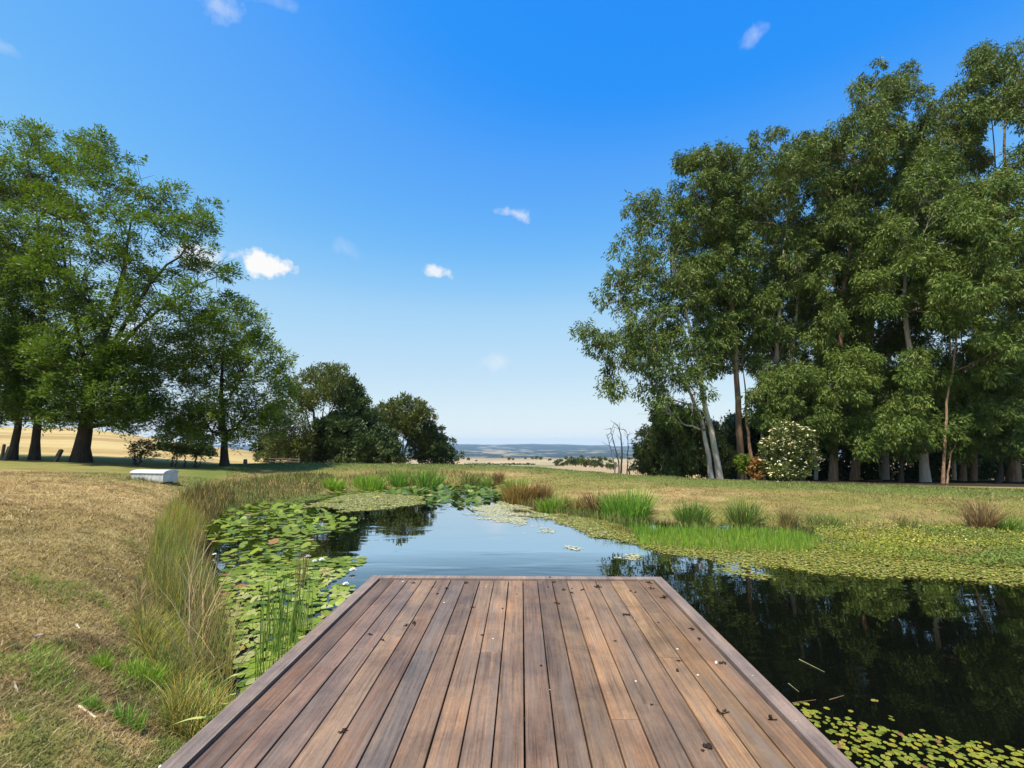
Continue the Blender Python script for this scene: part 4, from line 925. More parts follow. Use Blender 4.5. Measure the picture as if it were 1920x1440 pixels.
def tree(name, label, cat, Y, base, poly, thick=2.5, ncl=70, rc=.8, nl=300, L=.3, W=.07, mode='droop', leafm=None, bark=None, trunks=None, r0=.25, nb=8, group=None, flat=.75, droplimb=.5, twig=.018, extra=None):
    bx = at_y(base[0], base[1], Y); zb = float(gz(bx[0], bx[1])); loc = (bx[0], bx[1], zb)
    t = empty(name, loc, label, cat, group)
    C = crown_pts(poly, Y, thick, ncl, rc)
    if extra: C = np.concatenate([C, crown_pts(extra[0], Y + extra[2], extra[3], extra[1], rc)])
    mb = MB(); paths = []
    for tr in (trunks or [[base, ((min(p[0] for p in poly) + max(p[0] for p in poly)) / 2, min(p[1] for p in poly) + 40)]]):
        rr = r0
        if isinstance(tr[0], (int, float)): rr = tr[0]; tr = tr[1:]
        if 'gum' in name: rr *= .8
        P = np.array([at_y(p[0], p[1], Y + (p[2] if len(p) > 2 else 0)) for p in tr])
        gnd = tr[0][1] > base[1] - 14
        if gnd: P[0, 2] = float(gz(P[0, 0], P[0, 1])) - .1
        # resample smoothly
        s = np.concatenate([[0], np.cumsum(np.linalg.norm(np.diff(P, axis=0), axis=1))]); u = np.linspace(0, s[-1], 18)
        P = np.stack([np.interp(u, s, P[:, k]) for k in range(3)], 1); P[1:-1] = (P[:-2] + 2 * P[1:-1] + P[2:]) / 4
        P[2:-1] += rng.normal(size=(15, 3)) * (.03, .03, 0)
        q = u / s[-1]; R = rr * (1 - .95 * q ** .9) * (1 + ((.5 if r0 > .24 and bark is BD else .22) * np.exp(-q * s[-1] / .4) if gnd else 0))
        tube(mb, P, R, 10); paths.append((P, R))
    mb.build('trunk', bark, t, smooth=True)
    if nb:
        k = min(nb, max(1, len(C) // 3)); a, cen = kmeans(C, k)
        for j in range(k):
            mem = C[a == j]
            if not len(mem): continue
            g = mem.mean(0)
            best = None
            for P, R in paths:
                for i in range(4, len(P)):
                    h = np.hypot(*(P[i] - g)[:2]); want = g[2] - droplimb * h
                    cost = h + abs(P[i, 2] - want) * 1.2
                    if best is None or cost < best[0]: best = (cost, P[i], R[i])
            _, p0, rr = best
            mid = (p0 + g) / 2 + np.array([0, 0, -.12 * np.linalg.norm(g - p0)]) + rng.normal(size=3) * .15
            B = bez(p0, mid, g, 9); rl = min(rr * .6, .03 + .022 * np.linalg.norm(g - p0))
            mb = MB(); RB = np.linspace(rl, rl * .3, 9); B[1:-1] += rng.normal(size=(7, 3)) * .05; tube(mb, B, RB, 7)
            for c in mem:
                i = int(np.clip(np.argmin(((B - c) ** 2).sum(1)) - 2, 2, 7)); q = bez(B[i], (B[i] + c) / 2 + rng.normal(size=3) * .12 + (0, 0, .1), c, 6)
                tube(mb, q, np.linspace(min(RB[i] * .7, twig * 1.6), twig * .4, 6), 5)
                for _ in range(2):
                    e = c + rng.normal(size=3) * rc * .55; tube(mb, bez(q[3], (q[3] + e) / 2, e, 4), np.linspace(twig * .6, twig * .25, 4), 4, False)
            mb.build('branch', bark, t, smooth=True)
    mb = MB(); foliage(mb, C, rc, nl, L, W, mode, flat); mb.build('crown', leafm, t)
    return t, C

G = 'tall gum trees right of the pond'
gum = dict(mode='droop', leafm=GUM, bark=BG, L=.23, W=.06, thick=2.8, rc=.56, group=G, flat=.85)
tree('gum_tree', 'pale twin-trunked gum at the left end of the row, limbs reaching out over the gap', 'gum tree', 25, (1352, 897), [(1086, 650), (1092, 608), (1128, 596), (1150, 622), (1172, 628), (1118, 560), (1140, 520), (1140, 468), (1172, 434), (1182, 372), (1218, 340), (1262, 365), (1290, 440), (1310, 560), (1345, 650), (1350, 740), (1290, 790), (1225, 800), (1200, 730), (1185, 690), (1150, 770), (1130, 775), (1125, 720), (1150, 690), (1110, 690)],
     ncl=181, nl=218, trunks=[[.21, (1350, 897), (1338, 820), (1322, 760), (1300, 640), (1262, 500), (1225, 380)], [.17, (1334, 896), (1322, 820), (1310, 770), (1270, 690), (1200, 640), (1110, 620)]], nb=16, twig=.022, **{k: v for k, v in gum.items() if k != 'thick'}, thick=2.2)
tree('gum_tree', 'second gum from the left, brown stringy trunk and tall narrow crown', 'gum tree', 27, (1394, 898), [(1262, 352), (1280, 290), (1330, 254), (1372, 270), (1395, 380), (1410, 560), (1390, 700), (1330, 720), (1290, 600), (1262, 470)],
     ncl=140, nl=407, trunks=[[.26, (1392, 898), (1382, 780), (1380, 640), (1365, 480), (1330, 300)], [.15, (1412, 898), (1400, 800), (1392, 650)]], nb=9, **{**gum, 'bark': BGB})
tree('gum_tree', 'third gum from the left with sky gaps high between its stems', 'gum tree', 28, (1468, 900), [(1368, 290), (1400, 245), (1450, 250), (1490, 238), (1540, 245), (1545, 320), (1500, 400), (1535, 460), (1510, 560), (1500, 700), (1440, 750), (1390, 660), (1375, 430)],
     ncl=156, nl=321, trunks=[[.24, (1470, 900), (1460, 780), (1455, 650), (1470, 500), (1480, 300)], [.14, (1480, 700), (1500, 520), (1545, 350)]], nb=10, **gum)
tree('gum_tree', 'broad gum whose domed top steps up above its left neighbours', 'gum tree', 27, (1562, 905), [(1490, 260), (1530, 240), (1565, 225), (1578, 190), (1640, 112), (1690, 130), (1700, 250), (1650, 400), (1610, 640), (1540, 700), (1495, 560), (1530, 430), (1535, 360)],
     ncl=173, nl=358, trunks=[[.26, (1562, 905), (1568, 760), (1580, 560), (1610, 360), (1640, 190)]], nb=10, **{**gum, 'bark': BGB})
tree('gum_tree', 'gum with forked thin bare stems showing near its top, brown trunk below', 'gum tree', 29, (1602, 905), [(1640, 150), (1690, 118), (1722, 118), (1738, 170), (1720, 250), (1740, 330), (1720, 560), (1700, 740), (1610, 790), (1580, 700), (1600, 450), (1630, 270)],
     ncl=140, nl=345, trunks=[[.28, (1602, 905), (1620, 700), (1660, 450), (1700, 200)]], nb=8, **{**gum, 'bark': BGB, 'leafm': GUM})
tree('gum_tree', 'gum with smooth white trunk showing bare between upper and lower foliage', 'gum tree', 26, (1736, 909), [(1690, 350), (1740, 250), (1790, 300), (1850, 380), (1870, 560), (1840, 600), (1760, 590), (1720, 575), (1640, 600), (1600, 520), (1640, 420)],
     ncl=132, nl=407, trunks=[[.28, (1736, 909), (1726, 800), (1710, 690), (1695, 600), (1700, 450), (1740, 330)]], nb=9, **{**gum, 'leafm': GUM2})
tree('gum_tree', 'tall gum near the right edge with a rounded top and blue gap beneath', 'gum tree', 28, (1822, 911), [(1740, 190), (1800, 145), (1812, 95), (1862, 84), (1900, 100), (1915, 180), (1890, 240), (1850, 250), (1835, 320), (1760, 370), (1725, 330)],
     ncl=79, nl=370, trunks=[[.2, (1826, 911), (1830, 700), (1850, 480), (1870, 330), (1850, 150)], [.2, (1806, 910), (1812, 760), (1800, 600)]], nb=6, **{**gum, 'bark': BGB})
tree('gum_tree', 'gum cut off by the right edge, highest crown of the row', 'gum tree', 27, (1902, 912), [(1880, 90), (1930, 70), (2000, 60), (2080, 200), (2090, 520), (2060, 800), (1980, 860), (1900, 830), (1870, 700), (1880, 560), (1900, 500), (1960, 400), (1900, 330), (1885, 270)],
     ncl=198, nl=321, trunks=[[.32, (1902, 912), (1900, 700), (1893, 450), (1880, 230), (1920, 120)], [.3, (1990, 912), (1985, 500), (1980, 150)]], nb=12, **{**gum, 'bark': BGB, 'thick': 3})
tree('gum_tree', 'lighter green gum with full low crown in front of the tall right gums', 'gum tree', 24, (1768, 909), [(1760, 420), (1800, 380), (1860, 330), (1930, 330), (1950, 500), (1930, 700), (1880, 720), (1820, 700), (1780, 640), (1740, 560)],
     ncl=123, nl=407, trunks=[[.09, (1768, 909), (1772, 780), (1800, 600), (1850, 420)], [.06, (1775, 907), (1782, 860), (1800, 790)]], nb=8, **{**gum, 'leafm': GUM2, 'bark': BGB})
tree('gum_tree', 'dense dark gum filling the middle of the row behind the white trunk', 'gum tree', 31, (1660, 907), [(1400, 560), (1470, 420), (1560, 440), (1640, 400), (1730, 400), (1820, 440), (1900, 560), (1930, 720), (1880, 800), (1480, 800), (1400, 700)],
     ncl=290, nl=370, trunks=[[.26, (1660, 907), (1665, 700), (1670, 500)]], nb=8, **{**gum, 'thick': 3, 'rc': .62})
tree('gum_tree', 'slim gum half hidden between the second and third gums', 'gum tree', 29.5, (1432, 899), [(1320, 300), (1400, 280), (1450, 330), (1470, 480), (1460, 640), (1400, 720), (1350, 690), (1330, 520)], ncl=130, nl=260, trunks=[[.12, (1432, 899), (1425, 700), (1400, 400)]], nb=7, **gum)
tree('gum_tree', 'slim gum half hidden between the third and fourth gums', 'gum tree', 29.5, (1530, 903), [(1470, 280), (1540, 262), (1590, 280), (1610, 450), (1590, 640), (1520, 700), (1480, 560), (1500, 420)], ncl=130, nl=260, trunks=[[.12, (1530, 903), (1535, 700), (1540, 400)]], nb=7, **gum)
tree('gum_tree', 'slim gum half hidden behind the top of the white trunked one', 'gum tree', 30, (1790, 909), [(1690, 240), (1760, 190), (1830, 260), (1870, 340), (1880, 480), (1820, 600), (1720, 560), (1690, 420)], ncl=140, nl=260, trunks=[[.12, (1790, 909), (1785, 700), (1770, 400)]], nb=7, **gum)
low = dict(mode='droop', leafm=GUM2, bark=BD, L=.21, W=.056, thick=2, rc=.5, group='leafy understorey trees below the gums', flat=.85)
tree('understorey_tree', 'drooping bright green young tree hanging low before the white trunk', 'tree', 25.3, (1690, 906), [(1530, 720), (1570, 650), (1640, 640), (1690, 690), (1715, 640), (1800, 690), (1850, 760), (1860, 820), (1800, 880), (1750, 835), (1690, 870), (1640, 845), (1590, 870), (1550, 820)],
     ncl=156, nl=345, trunks=[[.1, (1690, 906), (1690, 800), (1700, 720)], [.06, (1652, 905), (1648, 870), (1630, 800)]], nb=9, **low)
tree('understorey_tree', 'leafy dark young tree between the third gum and the flowering bush', 'tree', 26, (1500, 901), [(1400, 740), (1460, 680), (1530, 690), (1570, 780), (1560, 860), (1490, 800), (1420, 800)],
     ncl=82, nl=308, trunks=[[.1, (1505, 902), (1500, 800), (1490, 740)]], nb=5, **{**low, 'leafm': GUM})
tree('understorey_tree', 'dusky green tree shading the far right trunks', 'tree', 25, (1870, 911), [(1830, 700), (1900, 680), (1960, 740), (1960, 840), (1900, 860), (1850, 840), (1810, 790)],
     ncl=82, nl=333, trunks=[[.12, (1872, 911), (1880, 800), (1890, 740)]], nb=5, **{**low, 'leafm': GUM})
tree('bushy_tree', 'low dark bushy tree at the left foot of the gum row', 'tree', 27, (1255, 895), [(1192, 812), (1215, 790), (1250, 760), (1330, 780), (1370, 830), (1372, 892), (1215, 892), (1200, 860)],
     ncl=123, nl=296, trunks=[[.12, (1280, 895), (1275, 840), (1260, 800)]], nb=5, **{**low, 'leafm': OLIV, 'L': .2, 'W': .07})
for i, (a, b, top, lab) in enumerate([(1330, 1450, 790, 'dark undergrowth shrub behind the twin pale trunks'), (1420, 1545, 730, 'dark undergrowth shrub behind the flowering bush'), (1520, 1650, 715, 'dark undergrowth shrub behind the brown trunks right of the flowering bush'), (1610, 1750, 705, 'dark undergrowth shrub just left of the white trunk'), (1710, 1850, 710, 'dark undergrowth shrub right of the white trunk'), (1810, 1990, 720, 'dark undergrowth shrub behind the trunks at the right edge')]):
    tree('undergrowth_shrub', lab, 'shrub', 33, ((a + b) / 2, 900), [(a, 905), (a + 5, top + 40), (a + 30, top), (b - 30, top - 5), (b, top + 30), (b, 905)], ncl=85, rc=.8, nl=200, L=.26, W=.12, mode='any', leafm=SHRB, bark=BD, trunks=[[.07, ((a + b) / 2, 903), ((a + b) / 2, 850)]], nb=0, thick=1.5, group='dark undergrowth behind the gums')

# flowering bush and its small neighbours
t, C = tree('flowering_bush', 'rounded bush covered in cream blossom on the lawn before the gums', 'bush', 21, (1482, 903), [(1432, 850), (1438, 815), (1455, 793), (1485, 785), (1515, 808), (1532, 845), (1530, 880), (1515, 905), (1440, 905), (1436, 880)], ncl=60, rc=.3, nl=120, L=.13, W=.06, mode='any', leafm=OLIV, bark=BD, trunks=[[.05, (1482, 903), (1482, 850)]], nb=0, thick=1.0)
mb = MB()
for c in C:
    m = 15; u = nrm(rng.normal(size=(m, 3)) + (-.1, -.5, .5)); leaves(mb, c + u * .3, nrm(rng.normal(size=(m, 3)) * (1, 1, .35)), rng.uniform(.1, .2, m), .07, np.tile((0, 0, 1.), (m, 1)) + rng.normal(size=(m, 3)) * .5)
mb.build('blossom', CREAM, t)
tree('rusty_bush', 'small rusty orange bush touching the left side of the cream flowering bush', 'bush', 21.3, (1418, 900), [(1405, 870), (1412, 854), (1430, 860), (1438, 880), (1434, 900), (1412, 898)], ncl=16, rc=.22, nl=110, L=.11, W=.06, mode='any', leafm=RUST, bark=BD, trunks=[[.03, (1420, 900), (1420, 880)]], nb=0, thick=.4)
tree('green_bush', 'small bright green bush at the foot of the second gum', 'bush', 21.6, (1394, 899), [(1380, 862), (1392, 853), (1405, 860), (1402, 885), (1400, 897), (1390, 890)], ncl=14, rc=.2, nl=110, L=.12, W=.06, mode='any', leafm=ASH2, bark=BD, trunks=[[.03, (1396, 899), (1394, 880)]], nb=0, thick=.4)

# left: broad tree and its companions
LG = 'dark trunked trees along the left fence line'
ash = dict(mode='spray', leafm=ASH, bark=BD, L=.17, W=.056, rc=.56, group=LG, flat=.55, twig=.02)
tree('broad_tree', 'broad tree with thick flared trunk and long limbs sweeping up to the right', 'tree', 20, (152, 866), [(60, 330), (120, 262), (200, 254), (262, 285), (258, 330), (330, 330), (352, 345), (340, 400), (385, 380), (422, 385), (425, 440), (400, 468), (445, 480), (457, 540), (440, 590), (400, 640), (340, 660), (300, 700), (296, 790), (262, 835), (215, 812), (180, 800), (100, 800), (40, 795), (0, 700), (-20, 450)],
     thick=3.5, ncl=270, nl=285, trunks=[[.29, (152, 867), (156, 800), (172, 740), (190, 640), (230, 520), (250, 380)], [.13, (172, 750), (150, 640), (120, 500), (110, 330)], [.15, (175, 740), (215, 640), (290, 520), (400, 420)], [.11, (190, 690), (260, 610), (360, 540), (440, 500)], [.1, (168, 800), (210, 795), (262, 820)]], nb=22, droplimb=.7, extra=([(40, 620), (130, 640), (300, 600), (330, 690), (300, 790), (262, 838), (215, 815), (180, 790), (110, 795), (40, 790)], 85, -1.2, 1.6), **ash)
tree('slender_tree', 'tree with a straight upright trunk between the broad tree and the leaning one', 'tree', 20.5, (62, 866), [(-60, 300), (0, 225), (62, 222), (130, 250), (140, 320), (110, 480), (100, 700), (60, 780), (0, 790), (-80, 760)],
     thick=3, ncl=150, nl=285, trunks=[[.155, (64, 866), (72, 760), (80, 600), (70, 400), (40, 260)]], nb=12, droplimb=.7, extra=([(-60, 600), (110, 600), (110, 770), (60, 800), (-60, 800)], 45, -.8, 1.2), **ash)
tree('slender_tree', 'slim tree leaning right with the leftmost trunk in view', 'tree', 20, (25, 864), [(-220, 330), (-120, 280), (-20, 330), (20, 480), (40, 700), (20, 790), (-100, 800), (-220, 780)],
     thick=3, ncl=120, nl=285, trunks=[[.14, (22, 864), (38, 770), (30, 600), (-60, 380)]], nb=10, droplimb=.7, **ash)
tree('feathery_tree', 'paler feathery tree with dark single trunk right of the white box', 'tree', 22, (421, 874), [(330, 612), (372, 575), (430, 543), (470, 560), (500, 590), (500, 640), (535, 655), (540, 700), (548, 760), (530, 820), (470, 850), (400, 825), (350, 845), (292, 828), (272, 740), (300, 660)],
     thick=3, ncl=170, nl=270, trunks=[[.17, (421, 876), (420, 800), (415, 720), (425, 600)], [.09, (420, 830), (445, 800), (480, 780)], [.08, (420, 815), (405, 780), (370, 740)]], nb=12, droplimb=.7, **{**ash, 'leafm': ASH2})
sap = dict(mode='spray', leafm=OLIV, bark=BD, L=.14, W=.05, rc=.28, nl=60, thick=.6, flat=.6, twig=.01, nb=4, group='thin saplings behind the white box')
tree('sapling', 'bushy multi-stemmed sapling behind the left end of the white box', 'sapling', 19.5, (256, 874), [(228, 838), (245, 820), (290, 822), (300, 845), (280, 860), (235, 855)], ncl=20, trunks=[[.045, (254, 876), (252, 840)], [.04, (256, 876), (268, 845), (280, 830)], [.03, (255, 876), (244, 845)]], **sap)
tree('sapling', 'two-stemmed thin sapling just right of the white box', 'sapling', 20, (326, 876), [(308, 838), (330, 826), (345, 838), (340, 856), (315, 855)], ncl=9, trunks=[[.035, (323, 878), (326, 838)], [.03, (329, 878), (334, 835)]], **{**sap, 'nl': 45})
tree('sapling', 'single-stemmed thin sapling between two others near the white box', 'sapling', 20.3, (347, 877), [(338, 842), (350, 835), (360, 848), (352, 860), (340, 858)], ncl=6, trunks=[[.035, (346, 879), (349, 838)]], **{**sap, 'nl': 45})
tree('sapling', 'dark-stemmed sapling nearest the paler feathery tree', 'sapling', 20, (367, 878), [(352, 842), (370, 832), (392, 845), (388, 862), (360, 860)], ncl=11, trunks=[[.05, (366, 880), (370, 838)], [.03, (370, 880), (382, 850)]], **{**sap, 'nl': 50})

FG = 'evergreens beyond the far lawn'
tree('olive_tree', 'low rounded olive-green tree above the rail fence', 'tree', 31, (545, 866), [(490, 800), (505, 735), (530, 700), (556, 705), (575, 760), (592, 810), (590, 862), (520, 866), (495, 850)], ncl=60, rc=.6, nl=190, L=.2, W=.07, mode='spray', leafm=OLIV, bark=BD, trunks=[[.12, (545, 866), (545, 780)]], nb=4, thick=1.8, group=FG)
tree('umbrella_tree', 'flat-topped tree with bare fanned stems and sky between them', 'tree', 33, (592, 866), [(545, 735), (562, 700), (600, 686), (640, 686), (664, 705), (660, 745), (640, 770), (612, 758), (585, 768), (560, 762)], ncl=55, rc=.6, nl=230, L=.17, W=.08, mode='up', leafm=OLIV, bark=BD, trunks=[[.18, (590, 868), (592, 810), (585, 750), (575, 720)], [.14, (592, 866), (600, 800), (612, 740)], [.12, (592, 850), (608, 800), (640, 735)], [.1, (590, 840), (578, 790), (568, 740)]], nb=8, thick=2, droplimb=.9, group=FG)
tree('cypress_tree', 'dark conical cypress reaching to the ground beside the flat-topped tree', 'tree', 33, (655, 868), [(588, 868), (598, 825), (585, 800), (625, 775), (640, 735), (655, 700), (672, 720), (685, 755), (705, 775), (702, 800), (722, 825), (735, 868)], ncl=170, rc=.5, nl=270, L=.2, W=.09, mode='up', leafm=DARK, bark=BD, trunks=[[.25, (655, 868), (655, 730)]], nb=4, thick=2.4, group=FG)
tree('laurel_shrub', 'low spreading dark shrub between the conical cypress and the grey-stemmed tree', 'shrub', 32, (722, 867), [(688, 868), (690, 815), (706, 790), (728, 800), (745, 828), (762, 850), (764, 868)], ncl=60, rc=.4, nl=170, L=.18, W=.08, mode='any', leafm=DARK, bark=BD, trunks=[[.06, (722, 868), (722, 840)]], nb=0, thick=1.2, group=FG)
tree('grey_stemmed_tree', 'domed tree with pale grey branching stems in the far group', 'tree', 35, (757, 867), [(705, 790), (712, 765), (740, 750), (768, 741), (796, 755), (802, 778), (812, 800), (806, 850), (790, 868), (765, 866), (772, 830), (745, 815), (715, 815)], ncl=80, rc=.55, nl=210, L=.2, W=.085, mode='up', leafm=OLIV, bark=BGR, trunks=[[.13, (752, 868), (760, 840), (775, 800), (790, 780)], [.1, (752, 866), (745, 830), (730, 800)], [.1, (754, 860), (756, 820), (765, 780)], [.08, (750, 862), (738, 835), (728, 815)]], nb=8, thick=1.7, group=FG)
tree('laurel_shrub', 'dark rounded shrub ending the far group beside the open valley', 'shrub', 36, (828, 868), [(792, 868), (795, 800), (808, 790), (825, 800), (842, 820), (848, 838), (858, 848), (859, 868)], ncl=66, rc=.45, nl=190, L=.19, W=.085, mode='up', leafm=DARK, bark=BD, trunks=[[.08, (828, 868), (826, 830)]], nb=0, thick=1.5, group=FG)
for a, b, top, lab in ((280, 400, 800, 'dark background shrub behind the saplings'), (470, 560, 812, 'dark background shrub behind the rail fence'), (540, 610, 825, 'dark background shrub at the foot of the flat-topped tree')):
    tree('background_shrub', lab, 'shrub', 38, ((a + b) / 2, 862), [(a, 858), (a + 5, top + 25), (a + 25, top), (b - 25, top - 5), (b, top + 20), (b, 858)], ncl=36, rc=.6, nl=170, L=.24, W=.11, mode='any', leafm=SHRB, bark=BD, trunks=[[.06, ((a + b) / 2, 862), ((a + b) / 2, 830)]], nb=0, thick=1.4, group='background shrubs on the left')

# dead tree
bx = at_y(1164, 884, 27); t = empty('dead_tree', (bx[0], bx[1], float(gz(bx[0], bx[1]))), 'leafless dead tree of bare grey stems standing in the valley gap', 'dead tree')
mb = MB()
def dline(pts, r, yo=0): 
    P = np.array([at_y(a, b, 27 + yo) for a, b in pts]); P = np.concatenate([[P[0] + (0, 0, -.6)], P]); s = np.linspace(0, len(P) - 1, 16); P = np.stack([np.interp(s, np.arange(len(P)), P[:, k]) for k in range(3)], 1); P[1:-1] += rng.normal(size=(14, 3)) * .02
    tube(mb, P, np.linspace(r, r * .22, 16), 6); return P
for pts, r, yo in (([(1164, 884), (1167, 849), (1163, 812), (1157, 796)], .07, 0), ([(1153, 882), (1151, 865), (1143, 834), (1139, 816)], .045, .4), ([(1161, 876), (1155, 845), (1148, 820), (1145, 803)], .05, -.3), ([(1176, 886), (1177, 850), (1178, 824), (1173, 806)], .045, .5), ([(1179, 878), (1192, 864), (1199, 850)], .05, .3), ([(1205, 884), (1197, 850), (1190, 826)], .04, .8), ([(1210, 886), (1215, 850), (1208, 815)], .035, 1)):
    P = dline(pts, r, yo)
    for i in rng.choice(np.arange(6, 16), 9, replace=False):
        e = P[i] + rng.normal(size=3) * (.28, .28, .1) + (0, 0, random.uniform(.1, .45)); tube(mb, bez(P[i], (P[i] + e) / 2 + (0, 0, -.05), e, 5), np.linspace(.016, .006, 5), 4, False)
mb.build('bare_stems', bark_mat('dead_bark', (.10, .085, .075), (.17, .15, .135), (.24, .22, .2)), t, smooth=True)

# ------------------------------------------------------------------ far valley: trees, hedge, wood
protos = []
for j in range(3):
    mbT = MB(); tube(mbT, [(0, 0, -.08), (.01, 0, .2), (0, .01, .5)], [.04, .03, .012], 6)
    mbC = MB(); C = nrm(rng.normal(size=(20, 3))) * rng.uniform(.12, .42, (20, 1)) * (1.2, 1.2, .72) + (0, 0, .36); foliage(mbC, C, .17, 42, .11, .06, 'any')
    protos.append((mbT.build('trunk', BD, loc=(0, 0, 0)), mbC.build('crown', [DARK, OLIV, GUM][j], loc=(0, 0, 0))))
first = {}
DT = [(1044, 873, 15), (1056, 874, 10), (1064, 872, 13), (1074, 871, 19), (1080, 873, 15), (1090, 872, 20), (1097, 875, 13), (1106, 874, 19), (1114, 876, 14), (1121, 873, 17), (1128, 877, 11), (1140, 879, 14), (1150, 880, 16), (1188, 884, 16), (1203, 887, 18), (1052, 866, 8), (1062, 862, 9),
      (878, 863, 7), (893, 865, 4), (954, 863, 8), (962, 863, 5), (985, 861, 5), (998, 861, 6), (1006, 861, 8), (1014, 862, 7), (1031, 864, 6), (942, 858, 4), (870, 860, 4), (918, 870, 4), (963, 871, 5), (990, 872, 6), (1124, 862, 9), (1135, 864, 10), (1112, 860, 6), (1145, 868, 10), (1090, 857, 5), (1215, 866, 8), (1225, 872, 12), (1180, 862, 6), (1165, 860, 6)]
def sizew(h): return 'small' if h < 6 else 'middling' if h < 11 else 'full-grown'
for n_, (px, py, h) in enumerate(DT):
    p = drop(px, py); j = n_ % 3; s = h * p[1] / F * 1.1
    where = 'in the valley gap left of the dead tree' if 1040 < px < 1160 and h > 9 else 'behind the dead tree stems' if px >= 1160 else 'on the tan valley paddock'
    e = empty('valley_tree', tuple(p), sizew(h) + ' ' + ('dark', 'olive', 'grey-green')[j] + ' tree standing ' + where, 'tree', 'scattered trees in the valley')
    for k, pr in enumerate(protos[j]):
        if (j, k) in first: o = pr.copy(); COL.objects.link(o)
        else: o = pr; first[(j, k)] = 1
        o.parent = e
    e.scale = (s * random.uniform(.9, 1.3),) * 2 + (s,); e.rotation_euler = (0, 0, random.uniform(0, 6.28))
mb = MB()
for k in range(60):
    px = 872 + k * 2.2; p = drop(px, 871.5 + random.uniform(-.8, .8)); s = p[1] / F
    foliage(mb, p + rng.normal(size=(3, 3)) * s * (1.5, 1.5, .3) + (0, 0, 1.2 * s), 1.1 * s, 18, 1.4 * s, .8 * s, 'any')
tag(mb.build('hedgerow', DARK), 'thin dark hedgerow crossing the foot of the tan valley paddock', 'hedge')
mb = MB()
for k in range(420):
    px = random.uniform(840, 1260); py = 845 + abs(random.gauss(0, 1)) * 4.5 + (3 if px > 1050 else 0) * random.random(); p = drop(px, py); p = at_y(px, py, min(p[1], 2600)); p[2] = float(gz(p[0], p[1])); s = p[1] / F
    if fbm(np.array(p[0] * .004), np.array(p[1] * .004), 5, 3) < .47 and px < 1060: continue
    foliage(mb, p + rng.normal(size=(3, 3)) * s * (3, 6, .2) + (0, 0, 1.0 * s), 1.2 * s, 14, 1.3 * s, .9 * s, 'any')
tag(mb.build('far_woods', DARK), 'far-off dark woods across the valley floor', 'woods', kind='stuff')

# ------------------------------------------------------------------ white box on the bank
BX, nt_, b_, o_ = mat('white_painted_metal')
nz = noise(nt_, 9, 5, mapping(nt_, (1, 1, .4))); r = ramp(nt_, [(.3, (.40, .41, .41)), (.6, (.54, .555, .55))], nz.outputs[0]); nt_.links.new(r.outputs[0], b_.inputs['Base Color']); b_.inputs['Roughness'].default_value = .5
p = drop(305, 908); s = p[1] / F
t = empty('storage_box', tuple(p), 'long white ribbed metal box with arched lid, tilted on the bank', 'box')
Lb, Wb, Hb = 1.04, .44, .23
u = nrm(np.array([-.985, .17, .0])); v = nrm(np.array([.17, .985, 0])); zz = np.array([0, 0, 1.])
def bp_(a, b, c): return p + u * a + v * b + zz * c
mb = MB(); n = 52; prof = []
per = [(0, 0), (Lb, 0), (Lb, Wb), (0, Wb)]
for k in range(4):
    A_, B_ = np.array(per[k]), np.array(per[(k + 1) % 4]); m = 48 if k % 2 == 0 else 22; nn = np.array([(B_ - A_)[1], -(B_ - A_)[0]]); nn = nn / np.linalg.norm(nn)
    for i in range(m): q = A_ + (B_ - A_) * i / m; prof.append(q + nn * (.005 if (i // 2) % 3 == 0 else 0))
m = len(prof); V = [bp_(a, b, .05) for a, b in prof] + [bp_(a, b, .05 + Hb) for a, b in prof]
mb.add(V, [(i, (i + 1) % m, m + (i + 1) % m, m + i) for i in range(m)]); mb.add(V[m:], [list(range(m))]); mb.add(V[:m], [list(range(m))[::-1]]); mb.build('body', BX, t)
mb = MB(); th = np.linspace(0, math.pi, 13); ys = Wb / 2 - (Wb / 2 + .025) * np.cos(th); hs_ = .05 + Hb + .004 + .085 * np.sin(th)
V = [bp_(a, y_, h_) for a in (-.025, Lb + .025) for y_, h_ in zip(ys, hs_)]
mb.add(V, [(i, i + 1, 13 + i + 1, 13 + i) for i in range(12)]); mb.add(V[:13], [list(range(13))[::-1]]); mb.add(V[13:], [list(range(13))]); mb.add([V[0], V[12], V[25], V[13]], [(0, 1, 2, 3)]); mb.build('lid', BX, t)
for a in (.08, Lb - .16):
    mb = MB(); c = [bp_(a + i, b, h) for h in (-.12, .048) for i, b in ((0, .05), (.07, .05), (.07, Wb - .05), (0, Wb - .05))]
    mb.add(c, [(0, 1, 2, 3), (4, 5, 6, 7), (0, 1, 5, 4), (1, 2, 6, 5), (2, 3, 7, 6), (3, 0, 4, 7)]); mb.build('skid', BD, t)

mb = MB(); n = 420; tt = rng.random(n); side = rng.random(n) < .75
ga_ = np.where(side, tt * 1.15 - .05, rng.normal(size=n) * .05 - .03); gb_ = np.where(side, rng.normal(size=n) * .05 - .04, tt * .5)
P_ = p + ga_[:, None] * u + gb_[:, None] * v; P_[:, 2] = gz(P_[:, 0], P_[:, 1]) - .01
blades(mb, P_, rng.uniform(.05, .14, n), np.concatenate([rng.normal(size=(n, 2)) * .4, np.zeros((n, 1))], 1), .012, gcol(P_[:, 0], P_[:, 1]) * rng.uniform(.7, 1.2, (n, 1)), 2, .5)
tag(mb.build('rough_grass', GRASS), 'longer unmown grass around the base of the white box', 'grass', kind='stuff')
